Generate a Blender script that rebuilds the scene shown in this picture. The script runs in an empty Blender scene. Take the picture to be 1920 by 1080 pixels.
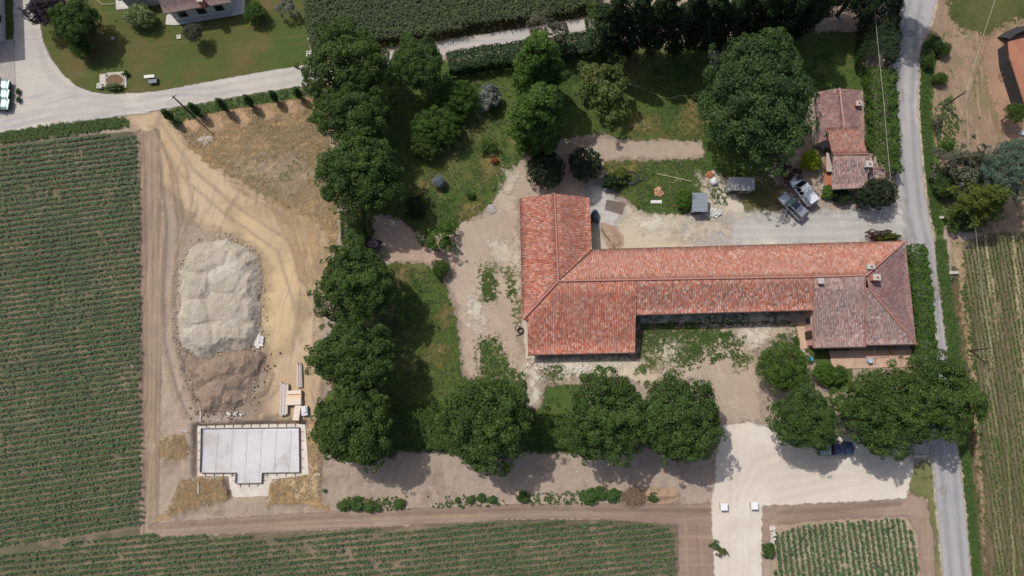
import bpy, math, random
import numpy as np
from mathutils import Vector, Matrix, Euler
random.seed(7); RNG = np.random.default_rng(7)
SC = bpy.context.scene; COL = SC.collection
CAMH = 100.0; F = 1320.0
# ---------------------------------------------------------------- camera (nearly straight down drone view)
_d = Vector((-35, -215, -F)).normalized()
_Z = -_d; _X = (Vector((1, 0, 0)) - _Z * _Z.x).normalized(); _Y = _Z.cross(_X)
M3 = Matrix((_X, _Y, _Z))
cam = bpy.data.cameras.new('camera'); camo = bpy.data.objects.new('camera', cam); COL.objects.link(camo)
cam.sensor_width = 36; cam.lens = 36 * F / 1920; cam.clip_end = 3000; cam.clip_start = 1
camo.matrix_world = Matrix.Translation((0, 0, CAMH)) @ M3.to_4x4(); SC.camera = camo

def at(px, py, z=0.0):
    d = M3 @ Vector((px - 960, 540 - py, -F))
    t = (z - CAMH) / d.z
    return Vector((d.x * t, d.y * t, z))
def proj(p):
    q = M3.transposed() @ (Vector(p) - Vector((0, 0, CAMH)))
    return (960 + F * q.x / -q.z, 540 - F * q.y / -q.z)
def mpp(px, py, z=0.0):      # metres for one photo pixel there
    return (at(px + 5, py, z) - at(px - 5, py, z)).length / 10
def gpoly(pts, z=0.0): return np.array([at(x, y, z)[:2] for x, y in pts])

# ---------------------------------------------------------------- colour
KEXP = 1.6
def lin(c):
    return tuple(((v / 255) / 12.92 if v / 255 <= .04045 else ((v / 255 + .055) / 1.055) ** 2.4) for v in c)
def alb(c, k=KEXP): return tuple(min(.9, v / k) for v in lin(c)) + (1,)

# ---------------------------------------------------------------- node helper
class NT:
    def __init__(s, name):
        s.m = bpy.data.materials.new(name); s.m.use_nodes = True; s.t = s.m.node_tree; s.t.nodes.clear()
        s.pos = None
    def n(s, typ, ins=None, **kw):
        nd = s.t.nodes.new(typ)
        for k, v in kw.items(): setattr(nd, k, v)
        for k, v in (ins or {}).items(): s.set(nd.inputs[k], v)
        return nd
    def set(s, sock, v):
        if hasattr(v, 'links') or isinstance(v, bpy.types.NodeSocket): s.t.links.new(v, sock)
        else: sock.default_value = v
    def math(s, op, a, b=0.0, c=None, clamp=False):
        nd = s.t.nodes.new('ShaderNodeMath'); nd.operation = op; nd.use_clamp = clamp
        s.set(nd.inputs[0], a); s.set(nd.inputs[1], b)
        if c is not None: s.set(nd.inputs[2], c)
        return nd.outputs[0]
    def P(s):
        if s.pos is None: s.pos = s.n('ShaderNodeNewGeometry').outputs['Position']
        return s.pos
    def noise(s, scale, detail=3, rough=.55, vec=None, off=0, dist=0):
        v = vec or s.P()
        mp = s.n('ShaderNodeMapping', {'Vector': v, 'Location': (off * 13.1, off * 7.7, off)}).outputs[0]
        return s.n('ShaderNodeTexNoise', {'Vector': mp, 'Scale': scale, 'Detail': detail, 'Roughness': rough, 'Distortion': dist}).outputs['Fac']
    def ramp(s, fac, lo, hi):
        return s.n('ShaderNodeMapRange', {'Value': fac, 'From Min': lo, 'From Max': hi}, interpolation_type='SMOOTHSTEP').outputs[0]
    def mix(s, f, a, b):
        nd = s.n('ShaderNodeMix', data_type='RGBA'); s.set(nd.inputs[0], f); s.set(nd.inputs[6], a); s.set(nd.inputs[7], b); return nd.outputs[2]
    def mul(s, a, f):
        nd = s.n('ShaderNodeMix', data_type='RGBA', blend_type='MULTIPLY'); nd.inputs[0].default_value = 1
        s.set(nd.inputs[6], a); s.set(nd.inputs[7], f); return nd.outputs[2]
    def out(s, color, rough=.9, bump=None, bstr=.5, bdist=.05, alpha=None, spec=.2, metal=0.0, coat=0.0, transl=0.0):
        b = s.n('ShaderNodeBsdfPrincipled', {'Base Color': color, 'Roughness': rough, 'Metallic': metal, 'Specular IOR Level': spec, 'Coat Weight': coat})
        if bump is not None:
            bn = s.n('ShaderNodeBump', {'Height': bump, 'Strength': bstr, 'Distance': bdist}); s.set(b.inputs['Normal'], bn.outputs[0])
        sh = b.outputs[0]
        if transl:
            tr = s.n('ShaderNodeBsdfTranslucent', {'Color': color}); mx = s.n('ShaderNodeMixShader', {0: transl}); s.set(mx.inputs[1], sh); s.set(mx.inputs[2], tr.outputs[0]); sh = mx.outputs[0]
        if alpha is not None:
            tp = s.n('ShaderNodeBsdfTransparent'); mx = s.n('ShaderNodeMixShader', {0: alpha}); s.set(mx.inputs[1], tp.outputs[0]); s.set(mx.inputs[2], sh); sh = mx.outputs[0]
        o = s.n('ShaderNodeOutputMaterial'); s.set(o.inputs[0], sh)
        return s.m
def plain(name, c, rough=.6, metal=0.0, spec=.4, coat=0.0, var=.12, scale=3.0, k=KEXP):
    t = NT(name); base = alb(c, k)
    f = t.noise(scale, 4, .65); g = t.math('MULTIPLY_ADD', f, 2 * var, 1 - var)
    cb = t.n('ShaderNodeCombineColor', {0: g, 1: g, 2: g}).outputs[0]
    return t.out(t.mul(base, cb), rough, metal=metal, spec=spec, coat=coat)

def ground_mat(name, c1, c2, c3=None, big=.06, mid=.7, fine=6, fineamt=.22, midamt=.18, edge=0.0, edge_scale=1.2, weeds=None, wthr=.58, wscale=1.3,
               streak=None, sdir=0.0, samt=.5, pebble=0.0, bstr=.5, rows=None, thr2=.5, warp=None, soft=None, amax=1.0):
    t = NT(name); P = t.P()
    A, B = alb(c1), alb(c2)
    c = t.mix(t.ramp(t.noise(big, 4, .6), .40, .60), A, B)
    if c3: c = t.mix(t.ramp(t.noise(mid * .35, 6, .65, off=2), thr2, thr2 + .16), c, alb(c3))
    if streak:
        mp = t.n('ShaderNodeMapping', {'Vector': P, 'Rotation': (0, 0, sdir)}).outputs[0]
        if warp:
            wn = t.n('ShaderNodeTexNoise', {'Vector': mp, 'Scale': .06, 'Detail': 2}).outputs['Color']
            wv = t.n('ShaderNodeVectorMath', {0: wn}, operation='SCALE'); wv.inputs['Scale'].default_value = warp
            mp = t.n('ShaderNodeVectorMath', {0: mp, 1: wv.outputs[0]}, operation='ADD').outputs[0]
        mp2 = t.n('ShaderNodeMapping', {'Vector': mp, 'Scale': (.05, 1.6, 1)}).outputs[0]
        s1 = t.n('ShaderNodeTexNoise', {'Vector': mp2, 'Scale': 1.0, 'Detail': 4, 'Roughness': .6}).outputs['Fac']
        c = t.mix(t.math('MULTIPLY', t.ramp(s1, .5, .66), samt), c, alb(streak))
    if rows:      # (direction, spacing, colour, amount)
        rd, sp, rc, ra = rows
        mp = t.n('ShaderNodeMapping', {'Vector': P, 'Rotation': (0, 0, rd)}).outputs[0]
        y = t.n('ShaderNodeSeparateXYZ', {0: mp}).outputs[1]
        sn = t.math('SINE', t.math('MULTIPLY', y, 2 * math.pi / sp))
        brk = t.noise(1.2, 3, .6, off=9)
        c = t.mix(t.math('MULTIPLY', t.math('MULTIPLY', t.ramp(sn, .1, .9), t.ramp(brk, .35, .6)), ra), c, alb(rc))
    m = t.math('MULTIPLY_ADD', t.noise(mid, 5, .7, off=1), 2 * midamt * 2, 1 - 2 * midamt)
    fn = t.noise(fine, 4, .75, off=3)
    f = t.math('MULTIPLY_ADD', fn, 4 * fineamt, 1 - 2 * fineamt)
    g = t.math('MULTIPLY', m, f)
    c = t.mul(c, t.n('ShaderNodeCombineColor', {0: g, 1: g, 2: g}).outputs[0])
    if pebble:
        vo = t.n('ShaderNodeTexVoronoi', {'Vector': P, 'Scale': 3.2}); d = vo.outputs['Distance']
        rnd = t.n('ShaderNodeSeparateColor', {0: vo.outputs['Color']}).outputs[0]
        msk = t.math('MULTIPLY', t.ramp(d, .26, .18), t.ramp(rnd, 1 - pebble, 1 - pebble + .02))
        c = t.mix(msk, c, alb((222, 214, 202)))
    if weeds:
        w = t.noise(wscale, 7, .78, off=5); w2 = t.noise(wscale * .16, 3, .6, off=6)
        msk = t.ramp(t.math('ADD', w, t.math('MULTIPLY_ADD', w2, .55, -.27)), wthr, wthr + .05)
        c = t.mix(msk, c, t.mul(alb(weeds), t.n('ShaderNodeCombineColor', {0: f, 1: f, 2: f}).outputs[0]))
    alpha = None
    if edge:
        sd = t.n('ShaderNodeAttribute', attribute_name='sd').outputs['Fac']
        e = t.math('MULTIPLY_ADD', t.noise(edge_scale, 6, .75, off=8), 2 * edge * 2, -2 * edge)
        e2 = t.math('MULTIPLY_ADD', t.noise(5.0, 3, .7, off=12), .8 * min(edge, 1.2), -.4 * min(edge, 1.2))
        so = soft if soft is not None else .06 + .22 * edge
        alpha = t.ramp(t.math('ADD', sd, t.math('ADD', e, e2)), -so, so)
        if amax < 1: alpha = t.math('MULTIPLY', alpha, t.math('MULTIPLY_ADD', t.noise(.25, 3, .6, off=15), amax, amax * .5))
    h = t.math('ADD', t.noise(fine * .6, 5, .75, off=4), t.math('MULTIPLY', t.noise(1.1, 4, .6, off=7), 1.5))
    return t.out(c, .95, bump=h, bstr=bstr, bdist=.12, alpha=alpha, spec=.1)

# ---------------------------------------------------------------- objects
def tag(o, label=None, cat=None, group=None, kind=None):
    if label: o['label'] = label
    if cat: o['category'] = cat
    if group: o['group'] = group
    if kind: o['kind'] = kind
    return o
def link(name, me, mats=None, parent=None):
    o = bpy.data.objects.new(name, me); COL.objects.link(o)
    if mats is not None:
        for m in (mats if isinstance(mats, (list, tuple)) else [mats]): me.materials.append(m)
    if parent: o.parent = parent
    return o
def thing(name, loc, label, cat, group=None, rz=0):
    o = bpy.data.objects.new(name, None); COL.objects.link(o); o.location = loc; o.rotation_euler = (0, 0, rz); o.empty_display_size = .3
    return tag(o, label, cat, group)
def mesh_np(name, V, Q, attrs=None, smooth=False):
    """V (n,3); Q (m,k) faces all with k corners"""
    me = bpy.data.meshes.new(name); V = np.asarray(V, dtype=np.float32); Q = np.asarray(Q, dtype=np.int32)
    m, k = Q.shape
    me.vertices.add(len(V)); me.vertices.foreach_set('co', V.ravel())
    me.loops.add(m * k); me.loops.foreach_set('vertex_index', Q.ravel())
    me.polygons.add(m); me.polygons.foreach_set('loop_start', np.arange(0, m * k, k, dtype=np.int32))
    try: me.polygons.foreach_set('loop_total', np.full(m, k, dtype=np.int32))
    except Exception: pass
    me.update(calc_edges=True)
    if smooth: me.polygons.foreach_set('use_smooth', np.ones(m, dtype=bool))
    for nm, (dom, arr) in (attrs or {}).items():
        a = me.attributes.new(nm, 'FLOAT', dom); a.data.foreach_set('value', np.asarray(arr, dtype=np.float32))
    me.validate()
    return me
class MB:
    """collects simple solids, becomes one mesh"""
    def __init__(s): s.v = []; s.f = []
    def add(s, vs, fs):
        b = len(s.v); s.v += [tuple(v) for v in vs]; s.f += [tuple(b + i for i in f) for f in fs]; return s
    def box(s, c, size, rz=0, taper=1.0, rot=None, bev=0.0):
        x, y, z = [v / 2 for v in size]; R = rot or Matrix.Rotation(rz, 3, 'Z'); c = Vector(c)
        vs = []
        for dz, k in ((-z, 1), (z, taper)):
            for dx, dy in ((-x, -y), (x, -y), (x, y), (-x, y)): vs.append(c + R @ Vector((dx * k, dy * k, dz)))
        return s.add(vs, [(0, 3, 2, 1), (4, 5, 6, 7), (0, 1, 5, 4), (1, 2, 6, 5), (2, 3, 7, 6), (3, 0, 4, 7)])
    def tube(s, pts, r, n=8, r2=None, cap=True):
        pts = [Vector(p) for p in pts]; rings = []; L = len(pts)
        for i, p in enumerate(pts):
            d = (pts[min(i + 1, L - 1)] - pts[max(i - 1, 0)]).normalized()
            a = d.cross(Vector((0, 0, 1)) if abs(d.z) < .9 else Vector((1, 0, 0))).normalized(); b = d.cross(a)
            rr = r if r2 is None else r + (r2 - r) * i / max(1, L - 1)
            rings.append([p + (a * math.cos(t) + b * math.sin(t)) * rr for t in [2 * math.pi * k / n for k in range(n)]])
        vs = [v for ring in rings for v in ring]; fs = []
        for i in range(L - 1):
            for k in range(n): fs.append((i * n + k, i * n + (k + 1) % n, (i + 1) * n + (k + 1) % n, (i + 1) * n + k))
        if cap: fs += [tuple(range(n))[::-1], tuple(range((L - 1) * n, L * n))]
        return s.add(vs, fs)
    def prism(s, pts, z0, z1):
        n = len(pts); area = sum(pts[i][0] * pts[(i + 1) % n][1] - pts[(i + 1) % n][0] * pts[i][1] for i in range(n))
        if area < 0: pts = pts[::-1]
        g = lambda z, i: z[i] if isinstance(z, (list, tuple)) else z
        if area < 0:
            z1 = z1[::-1] if isinstance(z1, (list, tuple)) else z1
        vs = [(p[0], p[1], g(z0, i)) for i, p in enumerate(pts)] + [(p[0], p[1], g(z1, i)) for i, p in enumerate(pts)]
        return s.add(vs, [tuple(range(n))[::-1], tuple(range(n, 2 * n))] + [(i, (i + 1) % n, n + (i + 1) % n, n + i) for i in range(n)])
    def build(s, name, mat, parent=None, smooth=False, bevel=0.0):
        me = bpy.data.meshes.new(name); me.from_pydata(s.v, [], s.f); me.update()
        if bevel:
            import bmesh
            bm = bmesh.new(); bm.from_mesh(me)
            bmesh.ops.bevel(bm, geom=bm.edges[:], offset=bevel, segments=2, affect='EDGES', profile=.6, clamp_overlap=True)
            bm.to_mesh(me); bm.free()
        if smooth:
            for p in me.polygons: p.use_smooth = True
        return link(name, me, mat, parent)
def copy_tree(o, parent=None):
    c = o.copy(); COL.objects.link(c); c.parent = parent
    for ch in list(o.children): copy_tree(ch, c)
    return c

# ---------------------------------------------------------------- numpy helpers
def hsh(ix, iy, seed):
    h = (ix.astype(np.int64) * 374761393 + iy.astype(np.int64) * 668265263 + seed * 974634777) & 0x7fffffff
    h = ((h ^ (h >> 13)) * 1274126177) & 0x7fffffff
    return ((h ^ (h >> 16)) & 0xffff) / 65535.0
def vnoise(x, y, s, seed=0):
    x = np.asarray(x) / s + 1000; y = np.asarray(y) / s + 1000
    ix = np.floor(x); iy = np.floor(y); fx = x - ix; fy = y - iy; fx = fx * fx * (3 - 2 * fx); fy = fy * fy * (3 - 2 * fy)
    a = hsh(ix, iy, seed); b = hsh(ix + 1, iy, seed); c = hsh(ix, iy + 1, seed); d = hsh(ix + 1, iy + 1, seed)
    return (a + (b - a) * fx) * (1 - fy) + (c + (d - c) * fx) * fy
def fbm(x, y, s, seed=0, o=3):
    r = 0; amp = .5
    for i in range(o): r = r + amp * vnoise(x, y, s / 2 ** i, seed + i); amp *= .5
    return r / (1 - .5 ** o)
def sdist(P, X, Y):
    """signed distance to polygon, + inside"""
    X = np.asarray(X, float); Y = np.asarray(Y, float)
    d = np.full(X.shape, 1e9); ins = np.zeros(X.shape, bool); n = len(P)
    for i in range(n):
        ax, ay = P[i]; bx, by = P[(i + 1) % n]; ex, ey = bx - ax, by - ay
        wx, wy = X - ax, Y - ay; t = np.clip((wx * ex + wy * ey) / (ex * ex + ey * ey + 1e-9), 0, 1)
        d = np.minimum(d, (wx - ex * t) ** 2 + (wy - ey * t) ** 2)
        c = ((ay > Y) != (by > Y)) & (X < ex * (Y - ay) / ((by - ay) if by != ay else 1e-9) + ax)
        ins ^= c
    d = np.sqrt(d); return np.where(ins, d, -d)
def ldist(L, X, Y):
    d = np.full(np.shape(X), 1e9)
    for i in range(len(L) - 1):
        ax, ay = L[i]; bx, by = L[i + 1]; ex, ey = bx - ax, by - ay
        wx, wy = X - ax, Y - ay; t = np.clip((wx * ex + wy * ey) / (ex * ex + ey * ey + 1e-9), 0, 1)
        d = np.minimum(d, (wx - ex * t) ** 2 + (wy - ey * t) ** 2)
    return np.sqrt(d)
def sm(x): x = np.clip(x, 0, 1); return x * x * (3 - 2 * x)

# ---------------------------------------------------------------- relief of the land
PIT = gpoly([(362, 797), (577, 790), (582, 893), (508, 905), (502, 934), (430, 936), (419, 897), (362, 897)])
FURROWS = [(gpoly([(264, 245), (268, 500), (272, 800), (273, 1003)]), .30, .30), (gpoly([(285, 988), (480, 975), (640, 967), (800, 959), (1000, 951), (1200, 953), (1330, 959)]), .10, .22),
           (gpoly([(1310, 985), (1316, 1100)]), .12, .2), (gpoly([(1430, 960), (1560, 955), (1700, 943)]), .12, .25), (gpoly([(1725, 985), (1740, 1100)]), .10, .2),
           (gpoly([(1790, 530), (1800, 600), (1818, 720), (1822, 800), (1830, 900), (1836, 960), (1848, 1100)]), .75, .75)]
TILL = gpoly([(605, 870), (1335, 865), (1335, 945), (640, 960), (300, 985), (290, 760), (345, 660), (360, 900), (600, 930)])
def gh(x, y):
    x = np.asarray(x, float); y = np.asarray(y, float)
    z = (fbm(x, y, 6, 3) - .5) * .10
    z = z - .75 * sm((sdist(PIT, x, y) + .3) / .6)
    for L, dep, w in FURROWS: z = z - dep * sm(1.2 - ldist(L, x, y) / w)
    r = sm((sdist(TILL, x, y) + .5) / 1.0)
    z = z + r * (fbm(x, y, 1.1, 11) - .5) * .28
    return z
def ghs(x, y): return float(gh(np.array([x]), np.array([y]))[0]) + .09
STEP = .25
def lattice(lo, hi): return np.arange(math.floor(lo / STEP), math.ceil(hi / STEP) + 1) * STEP
_LAYER = [0]
def sheet(name, polys, mat, margin=.9, kind='structure', label=None):
    _LAYER[0] += 1; lift = .003 * _LAYER[0]
    if not isinstance(polys[0][0], (tuple, list)): polys = [polys]
    Vs = []; Qs = []; S = []; base = 0
    G = [gpoly(p) for p in polys]
    lo = np.min([g.min(0) for g in G], 0) - margin; hi = np.max([g.max(0) for g in G], 0) + margin
    lo = np.maximum(lo, -105); hi = np.minimum(hi, 105)
    xs, ys = lattice(lo[0], hi[0]), lattice(lo[1], hi[1]); X, Y = np.meshgrid(xs, ys)
    sd = np.max([sdist(g, X, Y) for g in G], 0)
    nx, ny = len(xs), len(ys); idx = np.arange(nx * ny).reshape(ny, nx)
    q = np.stack([idx[:-1, :-1], idx[:-1, 1:], idx[1:, 1:], idx[1:, :-1]], -1).reshape(-1, 4)
    sdf = sd.ravel(); q = q[sdf[q].max(1) > -margin]
    used = np.unique(q); mp = np.zeros(nx * ny, int); mp[used] = np.arange(len(used))
    x, y = X.ravel()[used], Y.ravel()[used]
    me = mesh_np(name, np.stack([x, y, gh(x, y) + lift], 1), mp[q], {'sd': ('POINT', sdf[used])}, smooth=True)
    o = link(name, me, mat); tag(o, label=label, kind=kind); return o

# ---------------------------------------------------------------- foliage
def rand_dirs(n, rng, up=0.0):
    v = rng.normal(size=(n, 3)); v /= np.linalg.norm(v, axis=1)[:, None]
    if up: v[:, 2] = np.where((v[:, 2] < 0) & (rng.random(n) < up), -v[:, 2], v[:, 2])
    return v
def leaf_quads(P, N, S, rng, aspect=.55, tilt=.6):
    """P points, N normals, S sizes -> rhombus leaves (creased quads)"""
    n = len(P); N = N + rng.normal(size=(n, 3)) * tilt; N /= np.linalg.norm(N, axis=1)[:, None] + 1e-9
    T = np.cross(N, rng.normal(size=(n, 3))); T /= np.linalg.norm(T, axis=1)[:, None] + 1e-9
    B = np.cross(N, T); s = S[:, None]
    V = np.stack([P - T * s * .5, P + B * s * aspect * .5 - N * s * .08, P + T * s * .5 - N * s * .12, P - B * s * aspect * .5 - N * s * .08], 1).reshape(-1, 3)
    Q = np.arange(n * 4).reshape(n, 4); return V, Q
def crown_mesh(name, rx, ry, rz, nblob, br, nleaf, size, seed, rag=.12, inner=.22, low=-.55, conic=0.0, tilt=.6, aspect=.6):
    rng = np.random.default_rng(seed)
    d = rand_dirs(nblob, rng, .55); d[:, 2] = np.maximum(d[:, 2], low)
    az = np.arctan2(d[:, 1], d[:, 0]); wob = 1 + rag * np.sin(az * 3 + seed) + rag * .8 * np.sin(az * 5 + 2.1 * seed) + rng.normal(size=nblob) * rag * .5
    k = rng.uniform(.70, .92, nblob) * wob; spike = rng.random(nblob) < min(.4, rag * 3.4); k = np.where(spike, k * rng.uniform(1.1, 1.26, nblob), k)
    if conic:                # narrower to the top
        zz = rng.uniform(-1, 1, nblob); t = (zz + 1) / 2; w = (1 - conic * t ** 1.5) * np.sqrt(1 - np.abs(zz) ** 3 * .85); topc = (zz > .8) * rng.random(nblob)
        C = np.stack([np.cos(az) * rx * k * w * (1 - topc), np.sin(az) * ry * k * w * (1 - topc), zz * rz * .95], 1)
    else: C = np.stack([d[:, 0] * rx * k, d[:, 1] * ry * k, d[:, 2] * rz * k], 1)
    R = br * rng.uniform(.7, 1.25, nblob) * np.where(spike, .5, 1.0); bt = rng.random(nblob)
    w = R ** 2; b = rng.choice(nblob, nleaf, p=w / w.sum())
    e = rand_dirs(nleaf, rng, .5); out = C[b] / (np.linalg.norm(C[b], axis=1)[:, None] + 1e-6); e = e + out * .6; e /= np.linalg.norm(e, axis=1)[:, None]
    rr = R[b] * (1 - .35 * rng.random(nleaf) ** 2.2)
    P = C[b] + e * rr[:, None]; N = e + np.array([0, 0, .35])
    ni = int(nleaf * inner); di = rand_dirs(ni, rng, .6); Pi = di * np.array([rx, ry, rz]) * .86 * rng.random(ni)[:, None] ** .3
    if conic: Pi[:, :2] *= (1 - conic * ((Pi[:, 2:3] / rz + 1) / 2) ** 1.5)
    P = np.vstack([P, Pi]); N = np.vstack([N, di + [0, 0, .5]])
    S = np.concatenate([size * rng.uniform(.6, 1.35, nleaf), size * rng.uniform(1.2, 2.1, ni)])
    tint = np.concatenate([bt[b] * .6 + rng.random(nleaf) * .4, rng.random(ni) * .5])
    V, Q = leaf_quads(P, N, S, rng, aspect, tilt)
    return mesh_np(name, V, Q, {'tint': ('FACE', tint)})
def foliage_mat(name, dark, light, transl=.38, hue=.5):
    t = NT(name)
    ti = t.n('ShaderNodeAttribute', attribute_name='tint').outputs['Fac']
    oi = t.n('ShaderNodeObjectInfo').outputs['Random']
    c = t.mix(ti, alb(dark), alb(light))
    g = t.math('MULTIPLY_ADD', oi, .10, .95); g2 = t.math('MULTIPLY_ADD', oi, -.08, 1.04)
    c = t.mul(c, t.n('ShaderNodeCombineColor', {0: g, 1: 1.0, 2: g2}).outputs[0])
    return t.out(c, .6, spec=.25, transl=transl)
# ---------------------------------------------------------------- light
SUNV = Vector((0.50, -0.46, -1.0))
sun = bpy.data.lights.new('sun', 'SUN'); suno = bpy.data.objects.new('sun', sun); COL.objects.link(suno)
sun.energy = 4.05; sun.angle = math.radians(.8); sun.color = (1, .95, .87)
suno.rotation_euler = SUNV.to_track_quat('-Z', 'Y').to_euler(); suno.location = (-60, 60, 140)
wd = bpy.data.worlds.new('World'); SC.world = wd; wd.use_nodes = True
wt = wd.node_tree; bg = wt.nodes['Background']; sk = wt.nodes.new('ShaderNodeTexSky'); sk.sky_type = 'NISHITA'; sk.sun_disc = False
sk.sun_elevation = math.atan2(1, math.hypot(.5, .46)); sk.sun_rotation = math.atan2(-.5, .46); sk.dust_density = 4.0; sk.air_density = 1.0; sk.altitude = 50
wt.links.new(sk.outputs[0], bg.inputs[0]); bg.inputs[1].default_value = .135
SC.view_settings.view_transform = 'Standard'; SC.view_settings.look = 'None'; SC.view_settings.exposure = 0; SC.view_settings.gamma = 1
SC.cycles.transparent_max_bounces = 16; SC.cycles.max_bounces = 6

# ---------------------------------------------------------------- the land
RD = math.radians
m_ground = ground_mat('earth', (166, 150, 135), (177, 160, 145), (150, 134, 119), big=.05, mid=.5, fine=4, fineamt=.15, midamt=.10, pebble=.05, bstr=.7, streak=(186, 166, 150), sdir=RD(92), samt=.5, warp=10)
ax_ = np.concatenate([[-400, -250, -150, -110], np.arange(-100, 100.01, .25), [110, 150, 250, 400]])
ay_ = np.concatenate([[-400, -250, -150, -60], np.arange(-50, 75.01, .25), [90, 150, 250, 400]])
X, Y = np.meshgrid(ax_, ay_); nx, ny = len(ax_), len(ay_); idx = np.arange(nx * ny).reshape(ny, nx)
q = np.stack([idx[:-1, :-1], idx[:-1, 1:], idx[1:, 1:], idx[1:, :-1]], -1).reshape(-1, 4)
g = link('ground', mesh_np('ground', np.stack([X.ravel(), Y.ravel(), gh(X.ravel(), Y.ravel())], 1), q, smooth=True), m_ground); tag(g, kind='structure')

RD = math.radians
# crop soils
f_left = [(-60, 268), (0, 272), (120, 256), (250, 247), (262, 250), (266, 500), (270, 800), (272, 1002), (330, 1005), (480, 1000), (640, 992), (800, 984), (960, 974), (1120, 974), (1268, 980), (1275, 1000), (1275, 1130), (-60, 1130)]
sheet('field', f_left, ground_mat('crop soil', (116, 107, 88), (102, 98, 80), (142, 124, 106), big=.08, mid=.6, fine=4, fineamt=.22, edge=.25, streak=(146, 130, 106), sdir=RD(-8.6), samt=.5, ))
sheet('field', [(1445, 975), (1560, 975), (1700, 968), (1722, 1010), (1728, 1130), (1445, 1130)], ground_mat('sandy crop soil', (178, 160, 140), (166, 148, 128), (186, 170, 150), fine=4, edge=.25))
sheet('field', [(1800, 455), (1850, 440), (2000, 400), (2000, 1130), (1856, 1130), (1846, 1000), (1836, 850), (1826, 720), (1806, 600), (1795, 520)],
      ground_mat('row crop soil', (122, 112, 88), (132, 119, 96), (108, 106, 76), big=.1, mid=.5, fine=4, fineamt=.2, edge=.4, streak=(160, 146, 118), sdir=RD(86), samt=.35, weeds=(92, 108, 60), wthr=.56, wscale=1.1))
sheet('field', [(565, -60), (1115, -60), (1112, 30), (1000, 48), (830, 75), (700, 92), (588, 108), (575, 60)], ground_mat('tall crop soil', (90, 84, 62), (70, 74, 46), edge=.3))
# bare earth variants
sandy = ground_mat('sandy earth', (202, 180, 152), (194, 170, 138), (180, 158, 136), big=.09, mid=.5, fine=3, fineamt=.08, midamt=.06, edge=1.2, edge_scale=.5, soft=1.2, streak=(168, 146, 126), sdir=RD(100), samt=.85, pebble=.02, thr2=.54, warp=8, bstr=.4)
sheet('ground', [(236, 212), (300, 204), (345, 250), (395, 300), (440, 330), (520, 350), (590, 330), (625, 420), (622, 480), (600, 560), (600, 640), (612, 700), (598, 800), (598, 860), (580, 870), (575, 790), (480, 785), (500, 720), (500, 560), (480, 450), (380, 430), (300, 350), (262, 260)], sandy, margin=2)
sheet('ground', [(430, 380), (520, 400), (600, 440), (590, 520), (560, 620), (510, 680), (490, 640), (500, 500), (440, 440)],
      ground_mat('yellow sand', (214, 192, 150), (206, 182, 146), (192, 170, 140), mid=.5, fine=3, fineamt=.08, midamt=.05, edge=1.6, edge_scale=.35, soft=1.8, streak=(184, 162, 136), sdir=RD(100), samt=.6, warp=8, bstr=.3), margin=3.2)
track = ground_mat('packed track', (156, 137, 122), (147, 128, 113), (168, 148, 132), mid=.4, fine=3, fineamt=.08, midamt=.06, edge=.35, streak=(186, 162, 142), sdir=RD(90), samt=.8, bstr=.4)
sheet('farm_track', [(256, 244), (300, 244), (305, 500), (300, 800), (296, 985), (300, 1004), (262, 1006), (266, 700), (262, 400)], track)
track2 = ground_mat('packed headland', (158, 137, 124), (150, 129, 116), (170, 149, 135), mid=.4, fine=3, fineamt=.07, midamt=.05, edge=.35, streak=(176, 150, 134), sdir=RD(0), samt=.7, bstr=.35)
sheet('farm_track', [[(275, 1006), (285, 982), (480, 968), (640, 958), (1000, 945), (1330, 944), (1345, 1000), (1342, 1130), (1272, 1130), (1272, 985), (1120, 972), (960, 972), (800, 982), (640, 990), (440, 1000)],
                     [(1425, 950), (1700, 932), (1722, 905), (1738, 940), (1752, 1000), (1758, 1130), (1727, 1130), (1722, 1005), (1700, 968), (1560, 972), (1452, 985), (1430, 1040)]], track2)
m_dust = ground_mat('yard dust', (184, 166, 149), (175, 159, 143), (195, 179, 162), mid=.5, fine=4, fineamt=.08, midamt=.06, edge=1.1, edge_scale=.7, soft=.9, bstr=.4, pebble=.05, streak=(196, 176, 160), sdir=RD(70), samt=.5, warp=8)
sheet('yard', [(985, 300), (1000, 330), (1060, 300), (1130, 255), (1325, 262), (1325, 297), (1140, 300), (1120, 345), (1110, 375), (975, 375), (980, 660), (1100, 670), (1200, 680), (1200, 600), (1525, 590), (1500, 640), (1420, 640), (1430, 790), (1350, 800), (1330, 720), (1200, 710), (1060, 700), (1020, 720), (1012, 765), (992, 765), (980, 715), (870, 715), (862, 600), (838, 520), (850, 420), (920, 370), (955, 320)], m_dust, margin=1.6)
sheet('path', [(690, 400), (760, 415), (850, 440), (852, 500), (780, 492), (715, 490), (690, 460)], ground_mat('path earth', (190, 166, 148), (180, 156, 140), mid=.5, fine=4, fineamt=.08, edge=.5, pebble=.06), margin=1)
m_dust2 = ground_mat('pale dust', (206, 194, 174), (196, 180, 160), mid=.6, fine=4, fineamt=.09, edge=1.6, edge_scale=.8, weeds=(112, 122, 78), wthr=.66, pebble=.06)
sheet('yard', [[(1000, 672), (1190, 668), (1240, 690), (1235, 720), (1195, 720), (1180, 705), (1060, 712), (1030, 708)], [(930, 450), (965, 452), (975, 500), (950, 515), (925, 480)]], m_dust2, margin=2.4)
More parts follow.
